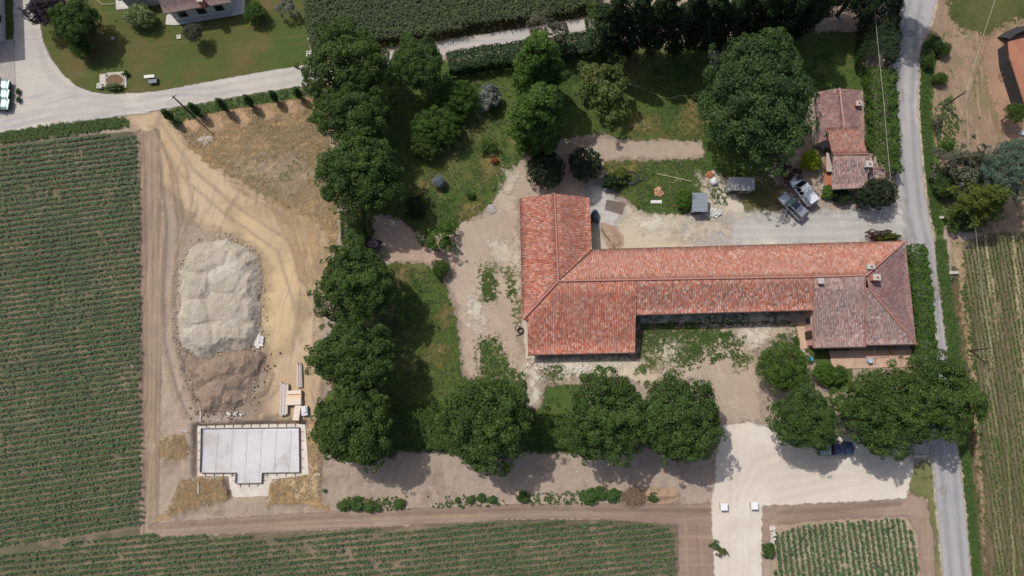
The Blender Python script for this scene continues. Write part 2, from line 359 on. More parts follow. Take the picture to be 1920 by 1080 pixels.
# weeds on the dusty ground
m_weed = ground_mat('thin weeds', (92, 104, 60), (112, 116, 72), (84, 100, 50), mid=1.2, fine=6, edge=2.6, edge_scale=1.6)
sheet('grass', [[(905, 500), (930, 495), (925, 560), (905, 565)], [(943, 505), (960, 505), (968, 590), (975, 600), (965, 540)], [(900, 640), (930, 635), (955, 690), (985, 705), (900, 712)],
                [(1000, 700), (1060, 690), (1040, 715)], [(1270, 660), (1300, 650), (1290, 675)], [(1375, 665), (1410, 670), (1385, 690)], [(1490, 600), (1515, 600), (1500, 625)]], m_weed, margin=3.2, kind='structure')
# grass
lawnTL = ground_mat('mown lawn', (92, 98, 54), (80, 98, 50), (108, 98, 64), big=.05, mid=.35, fine=5, fineamt=.12, midamt=.08, edge=.18, streak=(108, 102, 66), sdir=RD(-8), samt=.6, thr2=.46)
sheet('lawn', [(68, -80), (76, 45), (83, 80), (98, 112), (119, 140), (146, 163), (176, 174), (215, 178), (300, 171), (400, 152), (480, 137), (584, 122), (575, 60), (565, -80)], lawnTL)
sheet('lawn', [(8, -80), (28, -80), (28, 75), (12, 77)], lawnTL)
m_shade = ground_mat('leafy ground', (84, 88, 56), (104, 98, 70), (72, 84, 48), mid=.6, fine=4, edge=1.2)
sheet('grass', [[(630, 165), (745, 130), (760, 400), (700, 400), (700, 490), (740, 560), (740, 858), (625, 860), (618, 700), (625, 560), (650, 480), (645, 400), (628, 300)]], m_shade, margin=1.8)
gard = ground_mat('garden grass', (74, 94, 46), (88, 104, 52), (112, 112, 70), big=.08, mid=.4, fine=4, fineamt=.24, midamt=.2, edge=.7, edge_scale=.9, weeds=(54, 78, 38), wthr=.56, wscale=.9, thr2=.50)
sheet('lawn', [[(700, 120), (980, 110), (1110, 95), (1330, 85), (1330, 262), (1180, 262), (1120, 250), (1040, 262), (985, 285), (962, 318), (940, 355), (918, 385), (868, 415), (850, 440), (790, 440), (740, 405), (700, 400), (660, 300)],
               [(1540, 60), (1620, 60), (1625, 170), (1530, 180), (1440, 330), (1330, 330), (1300, 200), (1380, 60)],
               [(715, 493), (780, 495), (828, 505), (842, 560), (856, 610), (864, 700), (880, 712), (985, 712), (992, 765), (1012, 765), (1022, 724), (1090, 722), (1110, 848), (600, 848), (600, 760), (720, 600)],
                              [(1135, 305), (1320, 298), (1400, 330), (1330, 350), (1300, 402), (1215, 402), (1180, 378), (1145, 350)],
               [(1500, 640), (1530, 650), (1590, 655), (1600, 720), (1560, 740), (1540, 700)]], gard, margin=1.4)
sheet('lawn', [(1350, 330), (1440, 330), (1480, 360), (1460, 400), (1400, 402), (1370, 385)], ground_mat('scorched grass', (128, 118, 84), (98, 98, 58), (146, 128, 98), mid=.6, fine=4, edge=1, weeds=(84, 92, 50), wthr=.58), margin=1.6)
sheet('lawn', [[(1203, 605), (1260, 612), (1330, 616), (1378, 628), (1330, 655), (1280, 668), (1240, 690), (1200, 690)], [(1210, 592), (1450, 588), (1450, 604), (1330, 612), (1210, 606)]], ground_mat('patchy grass', (78, 98, 52), (92, 106, 58), (168, 156, 128), mid=1.0, fine=4, fineamt=.22, midamt=.16, edge=2.6, edge_scale=.9, thr2=.47), margin=3.4)
# stubble
m_straw = ground_mat('straw stubble', (128, 112, 78), (182, 150, 112), (110, 102, 72), big=.12, mid=.5, fine=4, fineamt=.26, midamt=.18, edge=1.1, edge_scale=.8, streak=(204, 170, 126), sdir=RD(-25), samt=.7, warp=16, bstr=.9, weeds=(92, 92, 56), wthr=.60)
sheet('stubble', [(330, 225), (400, 205), (500, 185), (600, 172), (620, 300), (635, 420), (628, 470), (600, 420), (520, 380), (455, 340), (380, 300), (345, 255)], m_straw, margin=1.8)
sheet('stubble', [[(576, 790), (600, 790), (600, 940), (612, 956), (560, 945), (505, 945), (505, 905), (580, 893)], [(300, 820), (345, 815), (352, 860), (300, 855)], [(340, 900), (415, 900), (428, 935), (350, 955), (300, 975), (330, 940)]],
      ground_mat('dry straw', (182, 150, 108), (158, 130, 92), (196, 172, 138), mid=.6, fine=4, fineamt=.2, edge=1.2, edge_scale=1, bstr=.9), margin=2.2)
verge = ground_mat('verge grass', (88, 104, 60), (108, 110, 72), (78, 96, 52), mid=.6, fine=5, fineamt=.25, midamt=.2, edge=.5, edge_scale=1, weeds=(128, 118, 80), wthr=.62)
sheet('verge', [[(-60, 268), (-60, 258), (0, 248), (100, 232), (215, 219), (240, 226), (244, 238), (150, 250), (0, 270)], [(316, 208), (330, 202), (470, 178), (590, 158), (604, 164), (606, 178), (520, 192), (400, 212), (330, 240), (318, 228)]], verge)
# north-east scrub land
scrub = ground_mat('scrub land', (150, 128, 108), (136, 122, 94), (166, 142, 122), big=.06, mid=.5, fine=4, fineamt=.2, midamt=.14, edge=.8, streak=(176, 152, 132), sdir=RD(82), samt=.6, weeds=(94, 104, 62), wthr=.60, wscale=.9, warp=6)
sheet('ground', [(1757, -80), (2050, -80), (2050, 420), (1860, 440), (1780, 430), (1750, 330), (1738, 200), (1745, 80)], scrub, margin=2)
sheet('grass', [(1795, -80), (2000, -80), (1960, 20), (1900, 40), (1850, 62), (1800, 50), (1780, 20)], ground_mat('rough grass', (84, 92, 54), (96, 98, 60), (70, 82, 42), mid=.6, fine=5, edge=1.6, edge_scale=.8), margin=3)
sheet('ground', [(1835, 75), (1890, 60), (2050, 40), (2050, 260), (1900, 290), (1870, 230), (1850, 150)], ground_mat('red earth', (156, 128, 108), (166, 136, 114), (142, 120, 100), mid=.5, fine=4, edge=1.8, edge_scale=.7, streak=(180, 142, 118), sdir=RD(70)), margin=3.2)
sheet('verge', [(1748, 60), (1765, 80), (1752, 130), (1748, 200), (1752, 270), (1765, 340), (1775, 400), (1768, 440), (1778, 530), (1790, 620), (1806, 700), (1812, 800), (1824, 920), (1838, 1000), (1842, 1130), (1826, 1130), (1822, 1080), (1804, 900), (1795, 830), (1780, 700), (1772, 640), (1760, 540), (1748, 450), (1738, 400), (1728, 330), (1722, 200), (1724, 135), (1733, 70)],
      ground_mat('roadside grass', (84, 106, 52), (98, 114, 62), (76, 94, 48), mid=.6, fine=5, fineamt=.25, midamt=.2, edge=.35, weeds=(120, 112, 70), wthr=.66))
sheet('ground', [(1782, 450), (1800, 445), (1812, 540), (1822, 640), (1834, 730), (1842, 860), (1856, 1130), (1844, 1130), (1830, 900), (1822, 760), (1806, 690), (1792, 580)], ground_mat('ditch bank', (172, 150, 122), (150, 128, 104), (120, 116, 72), mid=.8, fine=4, edge=.7, weeds=(96, 106, 56), wthr=.60), margin=1.6)
sheet('verge', [(1722, 850), (1745, 850), (1752, 900), (1762, 1000), (1770, 1130), (1757, 1130), (1750, 1000), (1738, 935), (1708, 925), (1703, 905)], ground_mat('dry verge', (118, 120, 78), (150, 140, 104), (92, 102, 62), mid=.8, fine=5, edge=.5, weeds=(78, 98, 44), wthr=.60))
# roads
m_lane = ground_mat('lane gravel', (202, 195, 187), (194, 188, 181), (210, 202, 192), big=.05, mid=.35, fine=4, fineamt=.06, midamt=.06, edge=.22, streak=(178, 174, 176), sdir=RD(-9), samt=.8, bstr=.3, warp=5)
sheet('road', [(25, -80), (60, -80), (62, 0), (75, 45), (82, 80), (97, 112), (118, 140), (145, 163), (175, 174), (215, 178), (300, 171), (400, 152), (480, 137), (590, 120), (700, 103), (820, 80), (960, 57), (1105, 36), (1300, 5), (1300, 25), (1105, 55), (960, 85), (850, 101), (700, 132), (590, 158), (480, 175), (400, 190), (320, 203), (285, 209), (262, 214), (236, 216), (100, 236), (0, 250), (-80, 262), (-80, 218), (0, 205), (28, 195)], m_lane)
m_asph = ground_mat('worn asphalt', (178, 176, 176), (172, 171, 173), (186, 182, 180), big=.04, mid=.5, fine=6, fineamt=.06, midamt=.03, edge=.16, streak=(160, 160, 164), sdir=RD(86), samt=.7, bstr=.15)
sheet('road', [(1700, -80), (1680, 0), (1672, 60), (1670, 135), (1668, 200), (1672, 270), (1678, 330), (1688, 400), (1700, 450), (1712, 540), (1724, 640), (1736, 740), (1745, 830), (1750, 900), (1759, 1000), (1766, 1080), (1772, 1140), (1830, 1140), (1823, 1080), (1815, 1000), (1805, 900), (1796, 830), (1787, 740), (1775, 640), (1763, 540), (1752, 450), (1741, 400), (1731, 330), (1726, 270), (1722, 200), (1724, 135), (1733, 70), (1748, 40), (1757, 0), (1775, -80)], m_asph)
m_drive = ground_mat('drive gravel', (200, 196, 190), (188, 185, 182), (214, 208, 198), big=.07, mid=.5, fine=4, fineamt=.07, midamt=.06, soft=1.3, edge=1.2, edge_scale=.8, bstr=.4, pebble=.05, streak=(178, 176, 178), sdir=RD(0), samt=.5)
m_court = ground_mat('court dust', (202, 189, 168), (214, 204, 187), (188, 173, 155), mid=.5, fine=4, fineamt=.08, midamt=.06, edge=.7, bstr=.4, pebble=.06)
sheet('yard', [(1105, 340), (1150, 370), (1200, 402), (1300, 405), (1320, 330), (1335, 320), (1370, 345), (1400, 400), (1500, 400), (1600, 400), (1600, 480), (1100, 480)], m_court, margin=1.6)
sheet('driveway', [[(1290, 412), (1340, 406), (1450, 404), (1545, 395), (1580, 392), (1690, 380), (1705, 450), (1680, 452), (1600, 462), (1450, 468), (1330, 462), (1280, 440)], [(1100, 345), (1140, 350), (1165, 400), (1150, 440), (1112, 430)]], m_drive, margin=1.8)
m_white = ground_mat('pale gravel', (222, 212, 199), (216, 205, 192), (228, 220, 208), big=.07, mid=.4, fine=4, fineamt=.04, midamt=.03, edge=.3, bstr=.25, pebble=.02, streak=(222, 210, 194), sdir=RD(85), samt=.6)
sheet('parking_area', [(1356, 798), (1400, 792), (1448, 802), (1470, 812), (1600, 815), (1700, 818), (1740, 830), (1742, 848), (1715, 858), (1706, 900), (1698, 934), (1560, 942), (1430, 948), (1428, 1000), (1428, 1140), (1342, 1140), (1335, 1000), (1334, 940), (1342, 900), (1340, 850), (1350, 830)], m_white)
sheet('driveway', [(1700, 828), (1748, 830), (1748, 852), (1712, 862)], m_drive, margin=1.2)
sheet('pavement', [(-60, 60), (6, 76), (26, 74), (32, 180), (33, 203), (0, 210), (-60, 215)], ground_mat('concrete paving', (190, 182, 176), (180, 172, 166), mid=.5, fine=4, fineamt=.07, edge=.05))

def ribbon(pts, w):
    """photo-pixel polyline -> closed outline of a band w metres wide"""
    G_ = [at(x, y) for x, y in pts]; L = []; R_ = []
    for i, p in enumerate(G_):
        d = (G_[min(i + 1, len(G_) - 1)] - G_[max(i - 1, 0)]).normalized(); n = Vector((-d.y, d.x, 0)) * w / 2
        L.append(proj(p + n)); R_.append(proj(p - n))
    return L + R_[::-1]
m_rutd = ground_mat('dark rut earth', (156, 137, 122), (148, 129, 115), mid=.8, fine=4, fineamt=.12, edge=.12, edge_scale=.6, soft=.32, amax=.5)
m_rutl = ground_mat('pale rut earth', (204, 183, 158), (198, 177, 152), mid=.8, fine=4, fineamt=.08, edge=.12, edge_scale=.6, soft=.32, amax=.6)
sheet('tyre_tracks', [ribbon(p, .34) for p in [[(268, 250), (272, 500), (276, 800), (280, 990)], [(300, 300), (312, 420), (306, 560), (308, 640), (330, 730), (352, 780)], [(318, 300), (334, 420), (326, 560), (330, 640), (348, 710), (372, 770)],
    [(285, 990), (480, 977), (800, 962), (1000, 953), (1330, 958)], [(290, 240), (330, 330), (345, 420)], [(1455, 962), (1560, 957), (1690, 944)], [(600, 940), (598, 800), (606, 700)], [(540, 770), (490, 790), (430, 790)], [(455, 760), (500, 735), (515, 700)]]], m_rutd, margin=.8)
sheet('tyre_tracks', [ribbon(p, .3) for p in [[(292, 250), (294, 500), (288, 800), (290, 980)], [(281, 250), (283, 500), (281, 800), (283, 980)], [(308, 400), (300, 560), (302, 640), (322, 740), (345, 785)], [(345, 300), (360, 380), (330, 470), (318, 560), (322, 640), (345, 720), (368, 775)],
    [(280, 235), (340, 330), (420, 400), (520, 470), (560, 600)], [(300, 230), (365, 320), (440, 385), (540, 450), (582, 560)], [(597, 300), (585, 380), (572, 470), (560, 560), (548, 660)], [(612, 310), (603, 380), (594, 470), (590, 560), (586, 660)],
    [(300, 996), (640, 975), (960, 965), (1200, 964)], [(480, 330), (545, 380), (575, 450)], [(430, 345), (500, 375), (550, 430), (572, 520)], [(470, 760), (505, 745), (530, 715)], [(1285, 970), (1290, 1100)], [(1736, 960), (1744, 1100)]]], m_rutl, margin=.8)
sheet('ditch', ribbon([(1788, 500), (1798, 580), (1814, 690), (1822, 800), (1830, 900), (1836, 960), (1848, 1100)], .8), ground_mat('ditch earth', (96, 88, 68), (112, 100, 78), mid=.8, fine=4, edge=.5), margin=1)

_r = random.Random(4); fan = []
for i in range(16):
    x0, y0 = 430 + i * 9 + _r.uniform(-8, 8), 345 - i * 3 + _r.uniform(-10, 10); x1, y1 = 540 + i * 4.5 + _r.uniform(-6, 6), 430 + _r.uniform(-10, 50)
    fan.append(ribbon([(x0, y0), ((x0 + x1) / 2 + 18, (y0 + y1) / 2 - 16), (x1, y1), (x1 + 14, y1 + 60)], _r.uniform(.15, .5)))
sheet('tyre_tracks', fan, ground_mat('straw coloured earth', (202, 174, 136), (190, 162, 126), mid=.8, fine=4, fineamt=.12, edge=.2, soft=.35, amax=.7), margin=.8)
sheet('ground', [[(345, 222), (368, 216), (378, 236), (362, 250), (348, 240)], [(385, 218), (412, 212), (424, 236), (408, 250), (390, 242)], [(436, 210), (460, 205), (472, 228), (458, 242), (442, 234)], [(484, 202), (506, 197), (520, 218), (508, 230), (492, 224)], [(530, 192), (550, 188), (566, 206), (552, 218), (538, 212)]],
      ground_mat('bare tan soil', (198, 164, 132), (188, 154, 124), mid=.6, fine=4, fineamt=.14, edge=.7, soft=.5), margin=1.4)
sheet('ground', [(376, 256), (395, 254), (400, 262), (384, 268), (370, 264)], ground_mat('chalk patch', (206, 196, 184), (190, 178, 164), fine=4, edge=1), margin=1.5)
sheet('ground', [(430, 300), (560, 290), (590, 330), (560, 370), (500, 360), (440, 325)], ground_mat('grey stubble soil', (156, 140, 122), (140, 128, 106), (168, 150, 130), mid=1, fine=4, fineamt=.2, edge=2.5, soft=1.2, streak=(190, 166, 134), sdir=RD(-30), samt=.7, warp=10, weeds=(98, 98, 66), wthr=.58), margin=3.5)

m_should = ground_mat('pale road shoulder', (204, 190, 170), (194, 178, 158), mid=.8, fine=4, fineamt=.1, edge=.3, soft=.25)
sheet('road_shoulder', [ribbon([(1757, 0), (1748, 40), (1733, 70), (1724, 135), (1722, 200), (1726, 270), (1731, 330), (1741, 400), (1752, 450), (1763, 540), (1775, 640), (1787, 740), (1796, 830), (1805, 900), (1815, 1000), (1823, 1080), (1828, 1110)], .35),
    ribbon([(1745, 838), (1750, 900), (1759, 1000), (1766, 1080), (1770, 1110)], .3)], m_should, margin=.6)
sheet('field_path', [ribbon([(1860, 520), (1874, 700), (1888, 860), (1903, 1110)], .32), ribbon([(1849, 560), (1856, 640), (1858, 690)], .25), ribbon([(1908, 500), (1916, 660), (1924, 800)], .3), ribbon([(1846, 440), (1852, 500), (1855, 560)], .5), ribbon([(1898, 440), (1903, 500), (1908, 600)], .5), ribbon([(1838, 600), (1848, 760), (1860, 960)], .2)],
    ground_mat('pale field strip', (178, 164, 132), (164, 150, 120), mid=.8, fine=4, fineamt=.12, edge=.2, soft=.22), margin=.6)
sheet('field_path', [ribbon([(1880, 480), (1892, 700), (1915, 1110)], .9), ribbon([(1826, 560), (1842, 760), (1862, 1110)], .8), ribbon([(1868, 640), (1880, 820), (1892, 1110)], .6)], ground_mat('brown field strip', (122, 110, 88), (112, 102, 80), mid=.8, fine=4, fineamt=.16, edge=.3, soft=.35), margin=.8)

m_mark = ground_mat('wheel mark dust', (212, 200, 185), (206, 194, 179), mid=.8, fine=4, fineamt=.06, edge=.15, edge_scale=.6, soft=.5, amax=.10)
mk = []
for base in ([(1372, 1100), (1374, 1000), (1376, 900), (1372, 820)], [(1398, 1100), (1398, 1000), (1404, 930), (1440, 890), (1520, 880), (1640, 886)], [(1380, 1000), (1392, 930), (1420, 870), (1480, 852), (1560, 850)], [(1440, 930), (1520, 915), (1600, 900), (1680, 870), (1730, 845)], [(1470, 870), (1560, 868), (1650, 860), (1730, 842)]):
    for o2 in (-10, 10): mk.append(ribbon([(x + o2 * .6, y + o2 * .8) for x, y in base], .32))
sheet('tyre_tracks', mk, m_mark, margin=.8)
m_mark2 = ground_mat('wheel path grit', (180, 175, 168), (172, 167, 162), mid=.8, fine=4, fineamt=.06, edge=.2, edge_scale=.5, soft=.5, amax=.14)
mk = []
for base in ([(-40, 236), (100, 214), (240, 198), (400, 174), (580, 140)], [(230, 196), (150, 186), (90, 140), (66, 60), (54, 0)], [(820, 92), (960, 70), (1100, 47)], [(1300, 430), (1450, 425), (1600, 420), (1690, 420)], [(1240, 440), (1400, 440), (1560, 436), (1680, 430)]):
    for o2 in (-1, 1): mk.append(ribbon([(x + o2 * 4, y + o2 * 8) for x, y in base], .38))
sheet('tyre_tracks', mk, m_mark2, margin=.8)
m_wp = ground_mat('worn wheel path', (164, 163, 165), (158, 158, 161), mid=.8, fine=5, fineamt=.06, edge=.2, edge_scale=.4, soft=.4, amax=.28)
rl = [(1716, 0), (1706, 40), (1700, 135), (1696, 200), (1702, 300), (1712, 400), (1730, 470), (1742, 560), (1752, 650), (1766, 740), (1774, 860), (1786, 1000), (1796, 1110)]
sheet('tyre_tracks', [ribbon([(x - 11, y) for x, y in rl], .5), ribbon([(x + 12, y) for x, y in rl], .5)], m_wp, margin=.9)
sheet('road_patch', [[(1760, 915), (1772, 912), (1775, 922), (1763, 926)], [(1745, 520), (1756, 518), (1760, 560), (1750, 564)], [(1682, 170), (1692, 168), (1694, 190), (1684, 192)], [(1700, 60), (1712, 58), (1713, 66), (1702, 69)]], ground_mat('patched asphalt', (186, 176, 168), (160, 158, 158), mid=.8, fine=5, fineamt=.1, edge=.3, soft=.3, amax=.8), margin=.9)
sheet('grass', [[(900, 300), (925, 290), (940, 320), (910, 340)], [(870, 380), (905, 375), (900, 400), (860, 412)], [(780, 340), (800, 335), (806, 360), (784, 366)], [(1180, 215), (1230, 220), (1240, 250), (1185, 250)], [(1290, 190), (1310, 195), (1312, 250), (1285, 250)], [(830, 580), (846, 575), (840, 610), (822, 600)], [(800, 640), (840, 650), (830, 690), (795, 680)], [(735, 505), (760, 500), (765, 530), (740, 535)], [(1090, 130), (1120, 125), (1130, 150), (1100, 155)], [(1145, 310), (1200, 305), (1190, 330), (1150, 335)]],
      ground_mat('dry and sunlit grass', (134, 120, 78), (118, 114, 66), (150, 130, 92), mid=1, fine=5, fineamt=.2, edge=1.6, soft=.9, amax=.9), margin=2.6)  # dry grass blobs, plus a sunlit patch put into the colour

sheet('yard', [[(1180, 410), (1230, 405), (1260, 425), (1220, 440)], [(1280, 415), (1360, 412), (1370, 440), (1290, 446)], [(1310, 330), (1345, 345), (1350, 390), (1320, 380)], [(912, 452), (960, 448), (978, 480), (960, 505), (925, 490)], [(880, 560), (905, 570), (900, 620), (880, 610)], [(1230, 640), (1280, 650), (1270, 680), (1235, 675)], [(1380, 620), (1440, 612), (1450, 640), (1400, 650)], [(990, 690), (1010, 690), (1010, 760), (994, 760)], [(1040, 672), (1150, 668), (1160, 690), (1060, 700)], [(950, 320), (975, 330), (960, 370), (945, 360)]],
      ground_mat('whitish dust', (222, 212, 196), (208, 196, 178), (198, 182, 164), mid=1, fine=5, fineamt=.12, edge=2.0, edge_scale=.9, soft=.8, amax=.85, pebble=.06), margin=3)
# ================================================================= vegetation
M_trunk = plain('bark', (96, 82, 66), .9, scale=6, var=.3)
F_dark = foliage_mat('broad leaves', (54, 82, 38), (108, 136, 64))
F_mid = foliage_mat('mid green leaves', (60, 94, 38), (108, 142, 56))
F_deep = foliage_mat('deep green leaves', (38, 60, 34), (66, 90, 48))
F_bright = foliage_mat('bright leaves', (70, 112, 38), (122, 158, 60))
F_black = foliage_mat('dark evergreen leaves', (40, 58, 36), (64, 82, 46))
F_blue = foliage_mat('blue green needles', (78, 102, 84), (132, 154, 134))
F_silver = foliage_mat('silver leaves', (112, 118, 112), (164, 168, 160))
F_spruce = foliage_mat('pale blue needles', (120, 138, 150), (182, 196, 206))
F_purple = foliage_mat('purple leaves', (58, 50, 62), (92, 82, 100))
F_red = foliage_mat('dark red leaves', (78, 50, 50), (112, 74, 70))
F_lime = foliage_mat('lime leaves', (128, 160, 20), (186, 208, 50))
F_olive = foliage_mat('olive needles', (80, 96, 34), (128, 142, 62))
F_scrub = foliage_mat('grey scrub leaves', (86, 92, 70), (128, 128, 104))
F_orange = foliage_mat('orange leaves', (150, 84, 48), (186, 116, 70))
F_hyd = foliage_mat('white flowered leaves', (88, 122, 50), (190, 206, 150))
F_weed = foliage_mat('weed leaves', (70, 102, 48), (104, 134, 70))
F_maize = foliage_mat('maize leaves', (42, 72, 40), (112, 142, 96), transl=.2)
F_tall = foliage_mat('tall maize leaves', (44, 62, 34), (92, 110, 64), transl=.2)
F_grass = foliage_mat('grass blades', (72, 96, 46), (116, 128, 76), transl=.2)
F_dry = foliage_mat('dry stalks', (140, 118, 82), (188, 162, 122), transl=.1)

# crown shapes, about unit radius 1 m; scaled when placed
TPL = {}
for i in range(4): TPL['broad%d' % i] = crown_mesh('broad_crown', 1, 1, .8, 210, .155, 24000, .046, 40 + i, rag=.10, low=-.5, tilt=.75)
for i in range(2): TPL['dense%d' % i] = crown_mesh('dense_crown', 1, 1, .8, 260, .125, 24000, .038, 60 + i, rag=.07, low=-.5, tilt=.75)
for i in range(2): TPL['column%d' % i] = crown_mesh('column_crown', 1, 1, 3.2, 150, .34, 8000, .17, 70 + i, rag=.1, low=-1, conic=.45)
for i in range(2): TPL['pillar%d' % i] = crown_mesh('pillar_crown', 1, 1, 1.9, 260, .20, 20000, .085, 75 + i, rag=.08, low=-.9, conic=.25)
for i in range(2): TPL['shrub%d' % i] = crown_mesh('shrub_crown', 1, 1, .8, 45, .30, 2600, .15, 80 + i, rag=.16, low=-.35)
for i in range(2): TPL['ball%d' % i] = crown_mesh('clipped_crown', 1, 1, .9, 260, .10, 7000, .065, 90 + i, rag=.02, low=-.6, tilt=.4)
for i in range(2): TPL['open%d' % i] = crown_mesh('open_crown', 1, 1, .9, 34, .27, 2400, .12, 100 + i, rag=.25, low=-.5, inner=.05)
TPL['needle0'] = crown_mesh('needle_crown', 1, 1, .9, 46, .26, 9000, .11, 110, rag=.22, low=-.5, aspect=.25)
def star_crown(name, n, nl, seed, droop=.25):
    """tiered needle crown: boughs raying out of the stem"""
    rng = np.random.default_rng(seed); Ps = []; Ns = []; Ss = []
    for i in range(n):
        z = -.7 + 1.5 * (i / n); L = (1.0 - .75 * ((z + .7) / 1.5) ** 1.2) * rng.uniform(.75, 1.1); a = i * 2.399 + rng.normal() * .2
        t = rng.random(nl) ** .7; w = .13 * (1 - t) + .05
        dirv = np.array([math.cos(a), math.sin(a), 0]); side = np.array([-math.sin(a), math.cos(a), 0])
        p = dirv * (t * L)[:, None] + side * (rng.normal(size=nl) * w)[:, None]; p[:, 2] = z + .25 - droop * t ** 2 + rng.normal(size=nl) * .03
        Ps.append(p); Ns.append(np.tile([0, 0, 1.0], (nl, 1))); Ss.append(rng.uniform(.06, .14, nl))
    P = np.vstack(Ps); V, Q = leaf_quads(P, np.vstack(Ns), np.concatenate(Ss), rng, .3, .5)
    return mesh_np(name, V, Q, {'tint': ('FACE', rng.random(len(P)))})
TPL['star0'] = star_crown('bough_crown', 34, 260, 5); TPL['star1'] = star_crown('bough_crown', 40, 240, 6)
_cnt = {}
MESHC = {}
def tree_mesh(kind, mat):
    v = [k for k in TPL if k.rstrip('0123456789') == kind]; i = _cnt.get(kind, 0); _cnt[kind] = i + 1
    key = (v[i % len(v)], mat.name)
    if key not in MESHC:
        me = TPL[key[0]].copy(); me.materials.append(mat); MESHC[key] = me
    return MESHC[key]
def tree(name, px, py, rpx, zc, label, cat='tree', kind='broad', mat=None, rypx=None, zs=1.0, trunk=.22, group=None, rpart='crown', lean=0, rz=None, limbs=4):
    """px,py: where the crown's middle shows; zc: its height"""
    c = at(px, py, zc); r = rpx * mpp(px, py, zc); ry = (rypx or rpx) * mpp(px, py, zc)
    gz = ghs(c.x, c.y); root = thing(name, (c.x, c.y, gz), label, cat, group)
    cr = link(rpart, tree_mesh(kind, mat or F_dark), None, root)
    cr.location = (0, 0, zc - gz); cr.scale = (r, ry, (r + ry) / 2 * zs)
    if rypx is None: cr.rotation_euler = (0, 0, random.uniform(0, 6.28) if rz is None else rz)
    elif rz is not None: cr.rotation_euler = (0, 0, rz)
    if trunk:
        m = MB(); m.tube([(0, 0, -.2), (.04, .03, zc * .35), (-.03, .05, zc * .7), (0, 0, zc)], trunk, 8, trunk * .45)
        for k in range(limbs):
            a = k * 6.28 / limbs + random.random(); L = r * random.uniform(.45, .7)
            m.tube([(0, 0, zc * .5), (math.cos(a) * L * .5, math.sin(a) * L * .5, zc * .5 + (zc * .35)), (math.cos(a) * L, math.sin(a) * L, zc * .5 + zc * .5)], trunk * .45, 6, trunk * .15)
        m.build('trunk', M_trunk, root)
    return root
# --- the row of big broadleaf trees west of the garden, from the lane southwards
G = 'broadleaf trees round the garden'
tree('broadleaf_tree', 652, 122, 82, 7.5, 'big dark green tree overhanging the gravel lane beside the tall maize', group=G, rypx=80)
tree('broadleaf_tree', 782, 122, 54, 6.5, 'dark green tree standing over the gravel lane just west of the laurel hedge', group=G)
tree('broadleaf_tree', 662, 216, 76, 7, 'dark green tree second from the lane in the garden row by the stubble', group=G, rypx=58)
tree('broadleaf_tree', 676, 325, 80, 7.5, 'round dark green tree beside the straw stubble above the clipped hedge', group=G)
tree('broadleaf_tree', 668, 534, 76, 7.5, 'dark green tree opposite the grey gravel heap, just below the clipped hedge', group=G, rypx=80)
tree('broadleaf_tree', 666, 668, 86, 7.5, 'dark green tree nearest the stacked planks, opposite the soil heap', group=G, rypx=68)
tree('broadleaf_tree', 668, 798, 78, 7, 'dark green tree at the corner of the garden beside the foundation slab', group=G, rypx=78)
tree('broadleaf_tree', 912, 792, 90, 7, 'round green tree alone in the south row between the corner tree and the earth path', group=G, rypx=88)
tree('broadleaf_tree', 1140, 782, 82, 7, 'green tree south of the tiled barn, west of its twin by the drive', group=G, rypx=88)
tree('broadleaf_tree', 1270, 788, 84, 7, 'green tree shading the edge of the pale gravel drive', group=G, rypx=84)
tree('broadleaf_tree', 1507, 788, 63, 7, 'green tree whose crown hangs over the dark blue pickup', group=G, rypx=58)
tree('broadleaf_tree', 1654, 768, 86, 7.5, 'big green tree between the pickup and the asphalt road', group=G, rypx=82)
tree('broadleaf_tree', 1756, 746, 76, 7.5, 'big green tree overhanging the asphalt road south of the farmhouse', group=G, rypx=84)
tree('lime_tree', 1468, 686, 50, 4.5, 'lighter green bushy tree beside the paved terrace', 'tree', mat=F_mid, kind='dense', rypx=54, group=None)
tree('large_tree', 1420, 188, 112, 9, 'huge round dark tree west of the small farm cottage', 'tree', mat=foliage_mat('large tree leaves', (48, 74, 40), (96, 122, 64)), kind='dense', rypx=134, trunk=.45, zs=.8)
# --- poplars along the north
pops = [(1128, 103), (1172, 100), (1214, 97), (1258, 94), (1300, 90), (1345, 88), (1390, 84), (1432, 80), (1474, 74)]
pl = ['westernmost tall poplar, next to the laurel hedge at the lane', 'second tall poplar from the laurel hedge', 'third tall poplar from the laurel hedge', 'fourth tall poplar from the laurel hedge',
      'middle tall poplar of the dark row behind the garden', 'sixth tall poplar from the laurel hedge, in the dark row', 'tall poplar just behind the huge round tree', 'second tall poplar from the eastern end of the dark row', 'easternmost tall poplar of the dark row, by the rubble patch']
for (x, y), lb in zip(pops, pl):
    g0 = at(x, y); root = thing('poplar_tree', (g0.x, g0.y, ghs(g0.x, g0.y)), lb, 'poplar', 'tall poplars north of the garden')
    h = random.uniform(16, 18.5); cr = link('crown', tree_mesh('column', F_deep), None, root); r = random.uniform(1.9, 2.3)
    cr.scale = (r, r, h / 2 / 3.2); cr.location = (0, 0, h / 2 + .6); cr.rotation_euler = (0, 0, random.random() * 6)
    MB().tube([(0, 0, -.2), (0, 0, h * .6), (0, 0, h * .95)], .3, 8, .05).build('trunk', M_trunk, root)
tree('tall_tree', 1535, -22, 56, 7, 'dark tall tree at the top edge of the photo beyond the shaded lawn', 'tree', mat=F_deep, kind='broad', zs=1.2, trunk=.35, group='tall dark trees behind the shaded lawn')
tree('tall_tree', 1612, -20, 50, 7, 'dark tall tree at the top edge of the photo beside the road hedge', 'tree', mat=F_deep, kind='broad', zs=1.2, trunk=.35, group='tall dark trees behind the shaded lawn')
